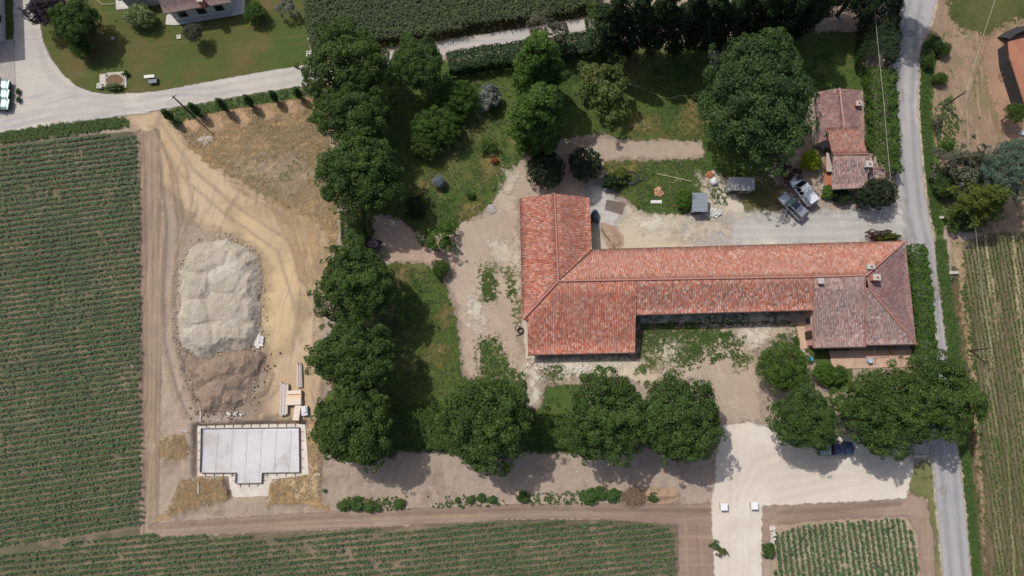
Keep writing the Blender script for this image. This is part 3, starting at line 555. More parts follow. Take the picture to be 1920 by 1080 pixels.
tree('tall_tree', 1716, -62, 52, 11, 'tall dark tree just off the top edge that shades the asphalt road', 'tree', mat=F_deep, kind='dense', zs=1.1, trunk=.35)
tree('tall_tree', 1500, 8, 26, 6, 'small dark tree just north of the rubble patch at the top edge', 'tree', mat=F_deep, kind='broad')
# --- columnar trees in the garden
def colt(px, py, hh, r, label, mat, name='columnar_tree', kind='column', kz=3.2):
    g0 = at(px, py); root = thing(name, (g0.x, g0.y, ghs(g0.x, g0.y)), label, 'tree')
    cr = link('crown', tree_mesh(kind, mat), None, root); cr.scale = (r, r, (hh - .6) / 2 / kz); cr.location = (0, 0, hh / 2 + .4); cr.rotation_euler = (0, 0, random.random() * 6)
    MB().tube([(0, 0, -.2), (0, 0, hh * .9)], .22, 8, .05).build('trunk', M_trunk, root); return root
colt(1002, 272, 17, 3.7, 'broad green columnar tree north of the two clipped round bushes', F_mid, 'columnar_tree', 'pillar', 1.9)
colt(1002, 176, 15.5, 3.4, 'green columnar tree next to the bend in the laurel hedge', F_mid, 'columnar_tree', 'pillar', 1.9)
tree('young_tree', 1134, 160, 42, 3.5, 'light green loose-crowned young tree on the half shaded lawn', mat=foliage_mat('light olive leaves', (76, 98, 48), (120, 140, 76)), kind='open', rypx=50, trunk=.1)
tree('bare_tree', 1022, 62, 34, 5, 'thin half-bare tree leaning over the lane by the laurel hedge', mat=F_scrub, kind='open', trunk=.14, limbs=7)
# --- shrubs
def shrub(px, py, r, z, label, mat, kind='shrub', name='garden_shrub', cat='shrub', ry=None, zs=1.0, group=None, rz=None): return tree(name, px, py, r, z, label, cat, kind, mat, ry, zs, .05, group, 'foliage', rz=rz, limbs=0)
shrub(1022, 318, 39, 2.3, 'clipped round dark bush just north of the tiled barn', F_black, 'ball', 'clipped_bush', 'bush')
shrub(1097, 308, 35, 2.3, 'clipped round very dark bush beside the grey dust patch', F_black, 'ball', 'clipped_bush', 'bush')
shrub(1640, 364, 43, 2.6, 'oval clipped dark bush at the corner of the small cottage', F_black, 'ball', 'clipped_bush', 'bush', ry=31, rz=.15)
shrub(858, 186, 46, 2.6, 'upper lobe of the big green shrub clump in the garden, beside the silver bush', F_mid, 'dense', ry=34)
shrub(820, 236, 48, 2.6, 'middle of the big green shrub clump in the garden', F_mid, 'dense', ry=40)
shrub(800, 272, 32, 2.0, 'lower end of the big green shrub clump, near the pale blue conifer', F_dark, 'dense', ry=28)
shrub(918, 184, 23, 1.6, 'silver grey bush at the end of the green shrub clump', F_silver)
shrub(823, 341, 13, 1.0, 'small pale blue conifer alone on the garden lawn', F_spruce, 'ball', 'blue_conifer', 'conifer', zs=1.2)
shrub(826, 449, 29, 1.6, 'loose green shrub where the earth path meets the yard', F_mid, 'open')
shrub(826, 503, 18, 1.3, 'round green bush on the south side of the earth path', F_mid, 'dense')
shrub(778, 391, 19, 1.2, 'dark shrub in the tree shade beside the earth path', F_deep)
shrub(700, 462, 16, 1.5, 'purple leaved shrub at the foot of the clipped hedge', F_purple)
shrub(915, 275, 15, .9, 'small loose green shrub north of the orange plant', F_mid, 'open')
shrub(927, 301, 7, .4, 'small orange flowering plant on the garden lawn', F_orange, name='flowering_plant', cat='plant')
shrub(882, 366, 8, .5, 'tiny green shrub near the yard edge of the garden lawn', F_mid)
shrub(1284, 374, 20, 1.2, 'leafy green bush hiding the grey metal shed', F_bright, 'dense')
shrub(1160, 330, 16, .8, 'yellowish green bush next to the black hose ring', F_olive, 'shrub')
shrub(1143, 342, 15, 1.0, 'dark green shrub between the clipped bush and the hose ring', F_deep, 'shrub')
shrub(1520, 302, 21, 1.3, 'bright lime green bush beside the cottage terrace', F_lime, 'dense')
shrub(1476, 326, 20, 1.3, 'dark red leaved shrub in front of the white pickup', F_red, 'open')
shrub(1552, 361, 12, .8, 'small bright green bush at the cottage corner', F_bright)
shrub(1575, 366, 18, .8, 'low dark green shrub under the cottage south eave', F_deep)
shrub(1645, 440, 22, .7, 'low dark red and green shrub at the north wall by the road', F_red, 'open', ry=9)
shrub(1660, 446, 24, .6, 'low olive green shrub beside the red one at the north wall', F_olive, 'shrub', ry=8)
shrub(1545, 700, 22, 1.4, 'leafy green shrub beside the terrace south of the farmhouse', F_bright, 'dense')
shrub(1570, 704, 20, 1.0, 'lower dark green shrub next to the leafy one by the terrace', F_mid, 'dense')
shrub(1492, 636, 6, .5, 'small weed tuft at the terrace corner', F_weed)
shrub(92, 18, 42, 3.6, 'dark purple leaved tree where the lane turns, north-west', F_purple, 'broad', 'purple_tree', 'tree', ry=34)
tree('round_tree', 143, 42, 44, 3.8, 'dark green garden tree touching the purple tree', mat=F_dark, kind='broad', trunk=.18)
shrub(153, 92, 21, 1.8, 'round green bush below the dark green garden tree', F_mid, 'dense')
shrub(262, 32, 31, 1.4, 'white flowering hydrangea bush beside the white house', F_hyd, 'dense', 'flowering_bush', 'bush', ry=24)
shrub(478, 24, 22, 1.5, 'round green bush by the corner of the white house paving', F_mid, 'dense')
shrub(537, 14, 17, 1.9, 'greyish pink shrub near the tall maize', F_silver, 'open')
shrub(362, 62, 19, 2.4, 'round olive tree on the lawn in front of the white house', F_scrub, 'dense', 'olive_tree', 'tree')
shrub(212, 163, 17, .4, 'low pale flowering plants bordering the round flower bed', F_hyd, ry=6)
shrub(236, 137, 5, .5, 'small dark green shrub at the corner of the flower bed', F_mid)
for (x, y), lb in zip([(34, 172), (35, 187)], ['tiny clipped bush at the paving edge by the parked cars', 'second tiny clipped bush at the paving edge, nearest the lane']): shrub(x, y, 4, .4, lb, F_mid, 'dense', ry=7)
# young trees behind the lane verge
vt = [(326, 226, 'at the verge end by the dirt track'), (376, 216, 'just east of the wooden pole'), (426, 208, 'third along the verge from the dirt track'), (474, 200, 'middle one of those throwing shadows on the straw'), (519, 190, 'fifth along the verge from the dirt track'), (564, 184, 'nearest the big overhanging tree')]
for x, y, lb in vt: colt(x, y, random.uniform(3.2, 4.0), .58, 'slim leafy young tree, ' + lb, F_weed, 'young_tree')['group'] = 'young trees along the lane verge'
# weeds bushes on the bank at the south
wb = [(643, 948, 12, 'round weed bush nearest the dry straw on the bank'), (668, 946, 15, 'leafy weed bush second from the dry straw on the bank'), (692, 950, 13, 'long low weed bush third from the dry straw'), (708, 953, 8, 'small weed bush at the tail of the first clump'),
      (748, 945, 11, 'lone round weed bush between the two clumps on the bank'), (858, 938, 6, 'small weed tuft first of four on the stony bank'), (882, 937, 9, 'weed tuft second of four on the stony bank'), (902, 934, 9, 'weed tuft third of four on the stony bank'), (922, 937, 9, 'weed tuft last of four on the stony bank'),
      (980, 933, 12, 'low weed bush below the lone round tree shadow'), (1104, 931, 18, 'big weed bush just west of the brush pile'), (1124, 926, 14, 'weed bush in the middle of the clump at the brush pile'), (1147, 929, 15, 'weed bush touching the brush pile'), (1224, 933, 10, 'weed bush on the far side of the brush pile'),
      (608, 920, 4, 'tiny weed tuft at the edge of the dry straw strip')]
for x, y, r, lb in wb: shrub(x, y, r, .35, lb, F_weed, 'shrub', 'weed_bush', 'weed', ry=r * .8, group='weed bushes on the field bank', zs=.7)
shrub(1340, 1022, 9, .5, 'green weed beside the drive just south of the white gate pillars', F_weed, 'open', 'weed_bush', 'weed')
shrub(1352, 1034, 9, .6, 'yellowish weed leaning onto the pale drive', F_olive, 'open', 'weed_bush', 'weed')
shrub(1441, 1030, 13, .6, 'round weed bush on the east side of the pale drive', F_weed, 'shrub', 'weed_bush', 'weed')
# east of the road
shrub(1752, 85, 17, 1.3, 'dark green roadside shrub shaded by the tall tree', F_dark, 'dense', 'roadside_shrub'); shrub(1738, 110, 12, 1.2, 'narrow dark shrub right at the road edge', F_dark, 'dense', 'roadside_shrub', ry=22)
shrub(1770, 92, 13, 1.2, 'dark green shrub set back from the road on the scrub land', F_dark, 'dense', 'roadside_shrub'); shrub(1762, 148, 15, 1.0, 'green shrub by the road north of the wooden pole', F_mid, 'dense', 'roadside_shrub', ry=12)
shrub(1775, 276, 13, .9, 'green shrub on the scrub land south of the pole shadow', F_mid, 'shrub', 'roadside_shrub'); shrub(1757, 232, 9, .8, 'small shrub at the scrub edge beside the pole foot', F_scrub, 'open', 'roadside_shrub', ry=14)
tree('scrub_tree', 1798, 318, 40, 3, 'grey twiggy bush tree beside the roadside ditch', mat=F_scrub, kind='open', rypx=46, trunk=.12, limbs=7)
shrub(1772, 345, 22, 1.6, 'deep green bush under the grey twiggy tree', F_dark, 'broad', 'roadside_shrub', ry=30)
tree('conifer_tree', 1845, 374, 60, 6, 'olive green fir with raying boughs next to the blue green conifer', mat=F_olive, kind='star', rypx=52, trunk=.18, zs=.9)
tree('conifer_tree', 1893, 318, 52, 8, 'blue green conifer at the east edge of the photo', mat=F_blue, kind='dense', rypx=56, trunk=.2)
tree('scrub_tree', 1832, 320, 32, 3, 'dull green scrub tree between the grey bush and the conifers', mat=F_scrub, kind='broad', trunk=.12)
shrub(1785, 420, 16, .8, 'low green shrub at the small ditch bridge', F_dark, 'open', 'roadside_shrub'); shrub(1810, 412, 24, 1, 'dark low shrub under the olive green fir', F_dark, 'shrub', 'roadside_shrub')
tree('scrub_tree', 1903, 212, 20, 3, 'green bush tree next to the white bucket', mat=F_dark, kind='dense', trunk=.12)
# --- hedges
def hedge(name, pts, width, height, mat, label, size=.22, dens=70, rough=.25, seed=1):
    rng = np.random.default_rng(seed); g = [at(x, y, height * .5) for x, y in pts]
    P = []; N = []
    for a, b in zip(g[:-1], g[1:]):
        L = (b - a).length; n = int(L * (width + 2 * height) * dens); t = rng.random(n); s = rng.random(n) * (width + 1.6 * height)
        d = (b - a).normalized(); sd = np.array([-d.y, d.x]); base = np.array([a.x, a.y]) + np.outer(t * (L + .3) - .15, [d.x, d.y])
        u = np.where(s < .8 * height, -width / 2, np.where(s < .8 * height + width, s - .8 * height - width / 2, width / 2))
        z = np.where(s < .8 * height, s + .2 * height, np.where(s < .8 * height + width, height, height - (s - .8 * height - width)))
        nu = np.where(s < .8 * height, -1, np.where(s < .8 * height + width, 0, 1)); nz = (nu == 0) * 1.0
        edge = np.clip(np.abs(u) / (width / 2), 0, 1) ** 4; z = z - edge * nz * height * .18
        xx = base[:, 0] + sd[0] * u; yy = base[:, 1] + sd[1] * u
        bump = (fbm(xx, yy + z, 1.3, seed) - .5) * 2 * rough + (vnoise(xx + z * .7, yy, .45, seed + 5) - .5) * rough
        u = u + nu * bump + rng.normal(size=n) * .05; z = z + nz * bump * 1.3 - rng.random(n) ** 3 * .35
        P.append(np.stack([base[:, 0] + sd[0] * u, base[:, 1] + sd[1] * u, z], 1)); N.append(np.stack([sd[0] * nu, sd[1] * nu, nz + .3], 1))
    P = np.vstack(P); N = np.vstack(N); c = g[0]; o0 = np.array([c.x, c.y, 0])
    V, Q = leaf_quads(P - o0, N, size * rng.uniform(.6, 1.4, len(P)), rng, .6, .6)
    ti = .5 * fbm(P[:, 0], P[:, 1], .9, seed + 9) + .5 * rng.random(len(P))
    root = thing(name, (c.x, c.y, 0), label, 'hedge')
    link('foliage', mesh_np(name, V, Q, {'tint': ('FACE', ti)}), mat, root)
    m = MB()
    for a, b in zip(g[:-1], g[1:]):
        L = (b - a).length; k = max(2, int(L / 1.5))
        for i in range(k):
            p = a.lerp(b, (i + .5) / k) - c; m.tube([(p.x, p.y, -.1), (p.x, p.y, height * .85)], .05, 6, .03)
    m.tube([(g_ - c).to_tuple()[:2] + (height * .3,) for g_ in g], .05, 6)  # horizontal bar added to tie the hedge stems into one piece
    m.build('stem', M_trunk, root); return root
F_laurel = foliage_mat('laurel leaves', (46, 72, 42), (86, 112, 68))
hedge('laurel_hedge', [(842, 122), (900, 112), (980, 102), (1050, 92), (1112, 82)], 3.0, 2.6, F_laurel, 'thick laurel hedge along the south side of the gravel lane', .26, 110, .35, 3)
hedge('clipped_hedge', [(662, 398), (664, 440), (668, 490)], 3.2, 3.2, F_dark, 'clipped dark hedge filling the gap between two row trees by the stubble', .22, 80, .2, 4)
hedge('low_hedge', [(735, 800), (790, 800), (850, 806)], 5.6, 1.5, F_dark, 'low leafy hedge between the corner tree and the lone round tree', .24, 80, .3, 5)
hedge('low_hedge', [(985, 806), (1040, 808), (1095, 806)], 4.4, 1.5, F_dark, 'low leafy hedge between the lone round tree and its eastern neighbour', .24, 80, .3, 6)
hedge('conifer_hedge', [(1654, -60), (1650, 0), (1646, 60), (1640, 120)], 4.6, 5.0, F_deep, 'tall dark conifer hedge along the road at the top edge', .26, 80, .4, 7)
hedge('mixed_hedge', [(1648, 135), (1650, 180), (1652, 230), (1654, 280), (1658, 325)], 3.9, 3.2, F_mid, 'light green mixed hedge between the cottage and the asphalt road', .24, 100, .5, 8)
hedge('road_hedge', [(1712, 462), (1718, 510), (1724, 560), (1730, 620), (1732, 668)], 2.6, 2.4, F_mid, 'feathery green hedge squeezed between the farmhouse and the road', .24, 120, .5, 9)
hedge('garden_hedge', [(1108, 75), (1110, 45), (1112, -30)], 1.4, 2.6, F_dark, 'short dark hedge running north beside the tall maize', .3, 40, .4, 10)

# --- crops
def plants(name, P, rng, nleaf, L, W, mat, label, cat='crop', up=.55, hgt=.2, lvar=.3):
    n = len(P); k = nleaf
    base = np.repeat(P, k, 0); a = rng.random(n * k) * 6.283; d = np.stack([np.cos(a), np.sin(a)], 1)
    l = L * rng.uniform(1 - lvar, 1 + lvar, n * k) * np.repeat(rng.uniform(.7, 1.2, n), k); w = W * rng.uniform(.7, 1.3, n * k)
    s = np.stack([-d[:, 1], d[:, 0]], 1); z0 = base[:, 2] + hgt * rng.random(n * k)
    def pt(t, zz, side): return np.stack([base[:, 0] + d[:, 0] * l * t + s[:, 0] * w * side, base[:, 1] + d[:, 1] * l * t + s[:, 1] * w * side, z0 + zz * l], 1)
    V = np.stack([pt(0, 0, -.5), pt(0, 0, .5), pt(.5, up, .5), pt(.5, up, -.5), pt(1, up * .75, .15), pt(1, up * .75, -.15)], 1).reshape(-1, 3)
    b = np.arange(n * k)[:, None] * 6; Q = np.concatenate([b + [0, 1, 2, 3], b + [3, 2, 4, 5]], 0)
    ti = rng.random(n * k); o = link(name, mesh_np(name, V, Q, {'tint': ('FACE', np.concatenate([ti, ti]))}), mat)
    return tag(o, label, cat, None, 'stuff')
def rows(poly_px, slope_deg, spacing, step, seed, curve=0.0, gap=.42, jit=.06):
    rng = np.random.default_rng(seed); G_ = gpoly(poly_px); c = G_.mean(0); ang = math.radians(slope_deg)
    u = np.array([math.cos(ang), math.sin(ang)]); v = np.array([-u[1], u[0]]); R = np.abs((G_ - c)).sum(1).max()
    I, J = np.meshgrid(np.arange(-R, R, spacing), np.arange(-R, R, step)); I = I.ravel(); J = J.ravel() + rng.normal(size=I.size) * step * .3
    off = I + rng.normal(size=I.size) * jit + curve * J * J
    X_ = c[0] + u[0] * J + v[0] * off; Y_ = c[1] + u[1] * J + v[1] * off
    k = (sdist(G_, X_, Y_) > .1) & (np.abs(X_) < 95) & (Y_ > -52)
    dens = fbm(X_, Y_ * 1.6, 3.2, seed + 3); k &= (dens + rng.random(I.size) * .25 > gap) & (rng.random(I.size) > .04) & ((fbm(X_, Y_, .9, seed + 7) > .18) | (gap < .1))
    X_, Y_ = X_[k], Y_[k]; return np.stack([X_, Y_, gh(X_, Y_)], 1), rng
P_, r_ = rows([(-40, 276), (0, 274), (120, 259), (250, 250), (260, 260), (263, 500), (266, 800), (268, 985), (150, 1005), (0, 1030), (-40, 1036)], 8.6, .77, .18, 21, gap=.31, jit=.03)
plants('maize_crop', P_, r_, 7, .31, .085, F_maize, 'rows of young maize filling the west field', 'crop')
P_, r_ = rows([(-40, 1044), (0, 1038), (150, 1013), (268, 1000), (480, 1003), (640, 995), (800, 987), (960, 977), (1120, 977), (1250, 983), (1264, 1010), (1268, 1110), (-40, 1110)], 5.5, .78, .20, 22, gap=.38, jit=.04)
plants('maize_crop', P_, r_, 7, .30, .085, F_maize, 'rows of young maize along the bottom edge south of the dirt track', 'crop')
P_, r_ = rows([(1452, 1000), (1500, 985), (1560, 978), (1690, 970), (1712, 1000), (1722, 1110), (1450, 1110)], 94, .78, .17, 23, gap=.28, jit=.04)
plants('maize_crop', P_, r_, 8, .34, .085, F_maize, 'small plot of young maize between the pale drive and the road', 'crop')
P_, r_ = rows([(566, -60), (1112, -60), (1108, 25), (1000, 42), (900, 58), (830, 68), (700, 88), (592, 104), (580, 60)], 8, .7, .2, 24, gap=.02)
P_[:, 2] += 1.2
plants('maize_field', P_, r_, 9, .60, .10, F_tall, 'dense tall maize field beyond the lane at the top edge', 'crop', up=.4, hgt=1.0)
P_, r_ = rows([(1800, 470), (1850, 445), (1990, 430), (1990, 1110), (1862, 1110), (1850, 950), (1840, 820), (1828, 700), (1812, 580)], 94, .62, .22, 25, gap=.36, jit=.05)
plants('row_crop', P_, r_, 6, .19, .07, F_weed, 'thin low rows of seedlings in the field east of the road', 'crop')
# rough grass: blades in tufts over the lawns
def tufts(name, polys, n, L, W, mat, label, seed, zadd=0, nl=5, up=.9, cl=.45):
    rng = np.random.default_rng(seed); Gs = [gpoly(p) for p in polys]; Ps = []
    ar = [abs(sum(g_[i][0] * g_[(i + 1) % len(g_)][1] - g_[(i + 1) % len(g_)][0] * g_[i][1] for i in range(len(g_)))) for g_ in Gs]
    for g_, a_ in zip(Gs, ar):
        m = int(n * a_ / sum(ar)) * 3; lo, hi = g_.min(0), g_.max(0); X_ = rng.uniform(lo[0], hi[0], m); Y_ = rng.uniform(lo[1], hi[1], m)
        k = (sdist(g_, X_, Y_) > -.2) & (fbm(X_, Y_, 2.5, seed) + rng.random(m) * .2 > cl); Ps.append(np.stack([X_[k], Y_[k], gh(X_[k], Y_[k]) + .02], 1))
    P = np.vstack(Ps); rng.shuffle(P); P = P[:n]
    return plants(name, P, rng, nl, L, W, mat, label, 'grass', up=up, hgt=.02)
tufts('rough_grass', [[(730, 150), (980, 120), (1100, 110), (1310, 100), (1310, 255), (1130, 250), (1000, 270), (950, 330), (880, 405), (790, 435), (740, 400)], [(730, 500), (825, 508), (842, 560), (862, 640), (866, 705), (980, 720), (990, 760), (720, 760), (700, 620)],
                      [(1210, 608), (1330, 625), (1370, 635), (1290, 670), (1210, 690)], [(1145, 310), (1318, 300), (1340, 330), (1300, 395), (1220, 395), (1160, 365)]], 6500, .22, .07, F_grass, 'rough grass tufts of the garden lawn', 31)
tufts('verge_grass', [[(-20, 262), (0, 252), (100, 236), (235, 222), (240, 236), (0, 268)], [(318, 210), (470, 182), (592, 162), (602, 172), (500, 190), (400, 208), (325, 232)], [(1732, 80), (1750, 90), (1740, 200), (1745, 300), (1765, 400), (1760, 440), (1745, 400), (1728, 250), (1726, 135)],
                      [(1752, 450), (1768, 450), (1790, 620), (1808, 760), (1824, 920), (1838, 1090), (1826, 1090), (1808, 900), (1798, 830), (1776, 640)]], 5500, .30, .08, F_weed, 'rough grass of the road verges', 32, cl=.3)
tufts('dry_stubble', [[(335, 240), (420, 212), (600, 185), (618, 300), (630, 440), (560, 390), (455, 335), (380, 290)], [(578, 800), (600, 800), (600, 940), (510, 940), (508, 905), (580, 895)], [(345, 900), (412, 900), (425, 935), (310, 968)], [(302, 825), (345, 820), (350, 855), (302, 852)]], 3600, .38, .05, F_dry, 'flattened straw stubble beside the dirt track', 33, up=.3, cl=.36)
tufts('yard_weeds', [[(905, 500), (930, 500), (925, 560), (905, 565)], [(943, 505), (962, 520), (970, 600), (960, 610)], [(900, 640), (930, 635), (955, 690), (985, 705), (900, 712)], [(1005, 690), (1060, 685), (1050, 712)], [(1375, 662), (1405, 668), (1385, 690)],
                     [(1780, 460), (1800, 455), (1840, 760), (1850, 1000), (1842, 1060), (1820, 760)], [(1755, 200), (1790, 180), (1800, 300), (1760, 300)], [(1330, 350), (1360, 360), (1365, 385), (1335, 380)], [(640, 936), (900, 930), (1240, 918), (1240, 938), (900, 946), (640, 958)], [(1205, 610), (1400, 625), (1380, 670), (1260, 700), (1205, 700)], [(1210, 592), (1480, 588), (1480, 606), (1210, 608)]], 3200, .22, .09, F_weed, 'scattered weeds on the bare ground', 34, cl=.5)
# ================================================================= buildings
def tile_mat(name, cols, light, lamt, dirt, damt, seed=0):
    t = NT(name)
    u = t.n('ShaderNodeAttribute', attribute_name='tu').outputs['Fac']; v = t.n('ShaderNodeAttribute', attribute_name='tv').outputs['Fac']
    cu = t.math('FLOOR', t.math('DIVIDE', u, .24)); h = t.math('FRACT', t.math('MULTIPLY', t.math('SINE', t.math('MULTIPLY', cu, 12.9898)), 43.75))
    cv = t.math('FLOOR', t.math('ADD', t.math('DIVIDE', v, .34), h))
    wn = t.n('ShaderNodeTexWhiteNoise', {'Vector': t.n('ShaderNodeCombineXYZ', {0: cu, 1: cv, 2: float(seed)}).outputs[0]}, noise_dimensions='3D')
    sc = t.n('ShaderNodeSeparateColor', {0: wn.outputs['Color']}); r1, r2, r3 = sc.outputs
    a, b, c3 = [alb(c) for c in cols]
    c = t.mix(t.ramp(r1, .0, 1.0), a, b); c = t.mix(t.math('MULTIPLY', t.ramp(r2, .45, .95), .9), c, c3); c = t.mix(t.math('MULTIPLY', t.ramp(r3, .3, .95), .42), c, alb(light))
    c = t.mix(t.math('MULTIPLY', t.ramp(t.math('ADD', r3, t.math('MULTIPLY_ADD', t.noise(.35, 4, .7), .3, -.15)), 1 - lamt, 1 - lamt + .04), .55), c, alb(light))
    n1 = t.noise(.22, 5, .65, off=seed + 1)
    c = t.mix(t.math('MULTIPLY', t.ramp(n1, .42, .66), damt), c, alb(dirt))
    n2 = t.math('MULTIPLY_ADD', t.noise(3.5, 3, .7, off=2), .5, .75)
    ph = t.math('FRACT', t.math('DIVIDE', u, .24)); gap = t.ramp(t.math('ABSOLUTE', t.math('SUBTRACT', ph, .5)), .30, .46)
    c = t.mix(t.math('MULTIPLY', gap, .52), t.mul(c, t.n('ShaderNodeCombineColor', {0: n2, 1: n2, 2: n2}).outputs[0]), alb((104, 78, 72)))  # troughs between tile columns darkened, their shade put into the colour
    return t.out(c, .9, spec=.1)
T_red = tile_mat('terracotta tiles', [(204, 126, 102), (180, 106, 86), (148, 98, 86)], (222, 192, 178), .06, (172, 128, 118), .4, 1)
T_pink = tile_mat('faded terracotta tiles', [(206, 144, 122), (190, 124, 104), (166, 116, 102)], (222, 194, 180), .05, (186, 140, 128), .4, 2)
T_mix = tile_mat('patched terracotta tiles', [(206, 130, 106), (176, 106, 88), (132, 104, 94)], (226, 202, 192), .08, (156, 122, 116), .5, 3)
T_grey = tile_mat('weathered tiles', [(184, 150, 142), (160, 126, 120), (124, 110, 110)], (214, 196, 190), .08, (150, 136, 130), .6, 4)
T_dark = tile_mat('brown weathered tiles', [(172, 134, 128), (150, 114, 110), (134, 112, 110)], (194, 170, 166), .05, (134, 110, 108), .5, 5)
T_brown = tile_mat('brown modern tiles', [(134, 116, 114), (124, 108, 106), (116, 102, 102)], (148, 132, 130), .02, (134, 112, 108), .3, 6)
T_patch = tile_mat('cottage tiles', [(190, 130, 112), (162, 108, 96), (136, 106, 100)], (210, 182, 172), .05, (150, 118, 110), .6, 7)
M_capp = plain('pale ridge tiles', (196, 156, 148), .9, var=.2, scale=4)
M_cap = plain('ridge tiles', (188, 134, 122), .9, var=.25, scale=4)
M_capd = plain('weathered ridge tiles', (160, 116, 106), .9, var=.25, scale=4)
M_cream = plain('cream plaster', (214, 202, 184), .9, scale=1, var=.12); M_pinkw = plain('pink plaster', (222, 172, 158), .9, scale=1, var=.1); M_whitew = plain('white plaster', (224, 222, 218), .9, scale=.8, var=.08)
M_gutter = plain('dark gutter', (96, 74, 66), .6); M_glass = plain('window glass', (40, 46, 52), .1, spec=.8, var=.05); M_shut = plain('dark shutter', (62, 58, 52), .7); M_brick = plain('brick chimney', (206, 128, 104), .9, scale=8, var=.3); M_conc = plain('concrete', (190, 186, 178), .9, var=.15)
M_mgrey = plain('grey metal', (150, 156, 162), .5, metal=.2, var=.1)
def inset(P, d):
    n = len(P); ar = sum(P[i][0] * P[(i + 1) % n][1] - P[(i + 1) % n][0] * P[i][1] for i in range(n)); sg = 1 if ar > 0 else -1; out = []
    for i in range(n):
        a, b, c = [Vector(P[j % n][:2]) for j in (i - 1, i, i + 1)]
        d1 = (b - a).normalized(); d2 = (c - b).normalized(); n1 = Vector((-d1.y, d1.x)) * sg; n2 = Vector((-d2.y, d2.x)) * sg
        m = n1 + n2; k = d / max(.35, m.length / 2) if m.length > .1 else d; m = m.normalized() if m.length > .1 else n1
        q_ = b + m * k; out.append((q_.x, q_.y, P[i][2]))
    return out
def pp(l): return [at(*p) for p in l]
def walls(name, P, mat, root, ins=.45, drop=.22):
    """P world points (x,y,ztop) round the building; walls with thickness up to under the roof"""
    o = Vector(root.location); A = inset(P, ins); B = inset(P, ins + .3); m = MB(); n = len(A)
    for i in range(n):
        j = (i + 1) % n; zi, zj = A[i][2] - drop, A[j][2] - drop
        a0, a1 = Vector((A[i][0], A[i][1], -.2)), Vector((A[j][0], A[j][1], -.2)); b0, b1 = Vector((B[i][0], B[i][1], -.2)), Vector((B[j][0], B[j][1], -.2))
        T = lambda p, z: Vector((p.x, p.y, z)) - o
        m.add([a0 - o, a1 - o, T(a1, zj), T(a0, zi), b0 - o, b1 - o, T(b1, zj), T(b0, zi)], [(0, 1, 2, 3), (5, 4, 7, 6), (3, 2, 6, 7)])
    return m.build('wall', mat, root)
def roof(P, mat, root, name='roof', th=.14):
    """one slope covered in half-round tiles that run up the slope; P world points, convex"""
    o = np.array(root.location); P = np.array([list(p) for p in P]); c = P.mean(0)
    A = np.c_[P[:, 0] - c[0], P[:, 1] - c[1], np.ones(len(P))]; s, *_ = np.linalg.lstsq(A, P[:, 2], rcond=None)
    gx, gy, z0 = s; up = np.array([gx, gy]); up = up / (np.linalg.norm(up) + 1e-9); e = np.array([up[1], -up[0]])
    U = (P[:, :2] - c[:2]) @ e; Vv = (P[:, :2] - c[:2]) @ up; n = len(P)
    us = np.arange(math.floor(U.min() / .04), math.ceil(U.max() / .04) + 1) * .04; us = np.clip(us, U.min() + 1e-3, U.max() - 1e-3); us = np.unique(us)
    lo = np.full(len(us), 1e9); hi = np.full(len(us), -1e9)
    for i in range(n):
        j = (i + 1) % n; a, b = U[i], U[j]
        if abs(a - b) < 1e-6: continue
        t = (us - a) / (b - a); k = (t >= 0) & (t <= 1); vv = Vv[i] + t * (Vv[j] - Vv[i])
        lo = np.where(k, np.minimum(lo, vv), lo); hi = np.where(k, np.maximum(hi, vv), hi)
    k = hi > lo; us, lo, hi = us[k], lo[k], hi[k]
    NV = 6; T = np.linspace(0, 1, NV); g = math.hypot(gx, gy)
    uu = np.repeat(us[:, None], NV, 1); vv = lo[:, None] + (hi - lo)[:, None] * T
    sag = (fbm(uu * 1.0, vv, 4.0, 5) - .5) * .10
    prof = .07 * np.abs(np.sin(np.pi * uu / .24 )) - .03
    X_ = c[0] + e[0] * uu + up[0] * vv; Y_ = c[1] + e[1] * uu + up[1] * vv; Z_ = z0 + g * vv + prof + sag
    m = len(us); top = np.stack([X_, Y_, Z_], -1).reshape(-1, 3) - o; bot = top.copy(); bot[:, 2] -= th + .02 + prof.ravel()
    idx = np.arange(m * NV).reshape(m, NV); q = np.stack([idx[:-1, :-1], idx[1:, :-1], idx[1:, 1:], idx[:-1, 1:]], -1).reshape(-1, 4)
    N = m * NV; b = idx[[0, -1]]
    side = [np.stack([idx[:-1, 0], idx[1:, 0], idx[1:, 0] + N, idx[:-1, 0] + N], -1), np.stack([idx[:-1, -1], idx[1:, -1], idx[1:, -1] + N, idx[:-1, -1] + N], -1),
            np.stack([idx[0, :-1], idx[0, 1:], idx[0, 1:] + N, idx[0, :-1] + N], -1), np.stack([idx[-1, :-1], idx[-1, 1:], idx[-1, 1:] + N, idx[-1, :-1] + N], -1)]
    Q = np.vstack([q, q[:, ::-1] + N] + side); Vt = np.vstack([top, bot]); tu = np.tile(uu.ravel(), 2) + 300; tv = np.tile(vv.ravel(), 2) + 300
    return link(name, mesh_np(name, Vt, Q, {'tu': ('POINT', tu), 'tv': ('POINT', tv)}), mat, root)
def cap(pts, root, mat=None, r=.12, name='ridge_cap'):
    m = MB(); o = Vector(root.location); pts = [Vector(p) - o + Vector((0, 0, .05)) for p in pts]
    L = []
    for a, b in zip(pts[:-1], pts[1:]):
        k = max(1, int((b - a).length / .45))
        for i in range(k): L.append((a.lerp(b, i / k), a.lerp(b, (i + 1.12) / k)))
    for a, b in L: m.tube([a, b], r * random.uniform(.92, 1.0), 8, r * 1.08)
    return m.build(name, mat or M_cap, root)
def gutter(pts, root): o = Vector(root.location); return MB().tube([Vector(p) - o - Vector((0, 0, .08)) for p in pts], .08, 6).build('gutter', M_gutter, root)
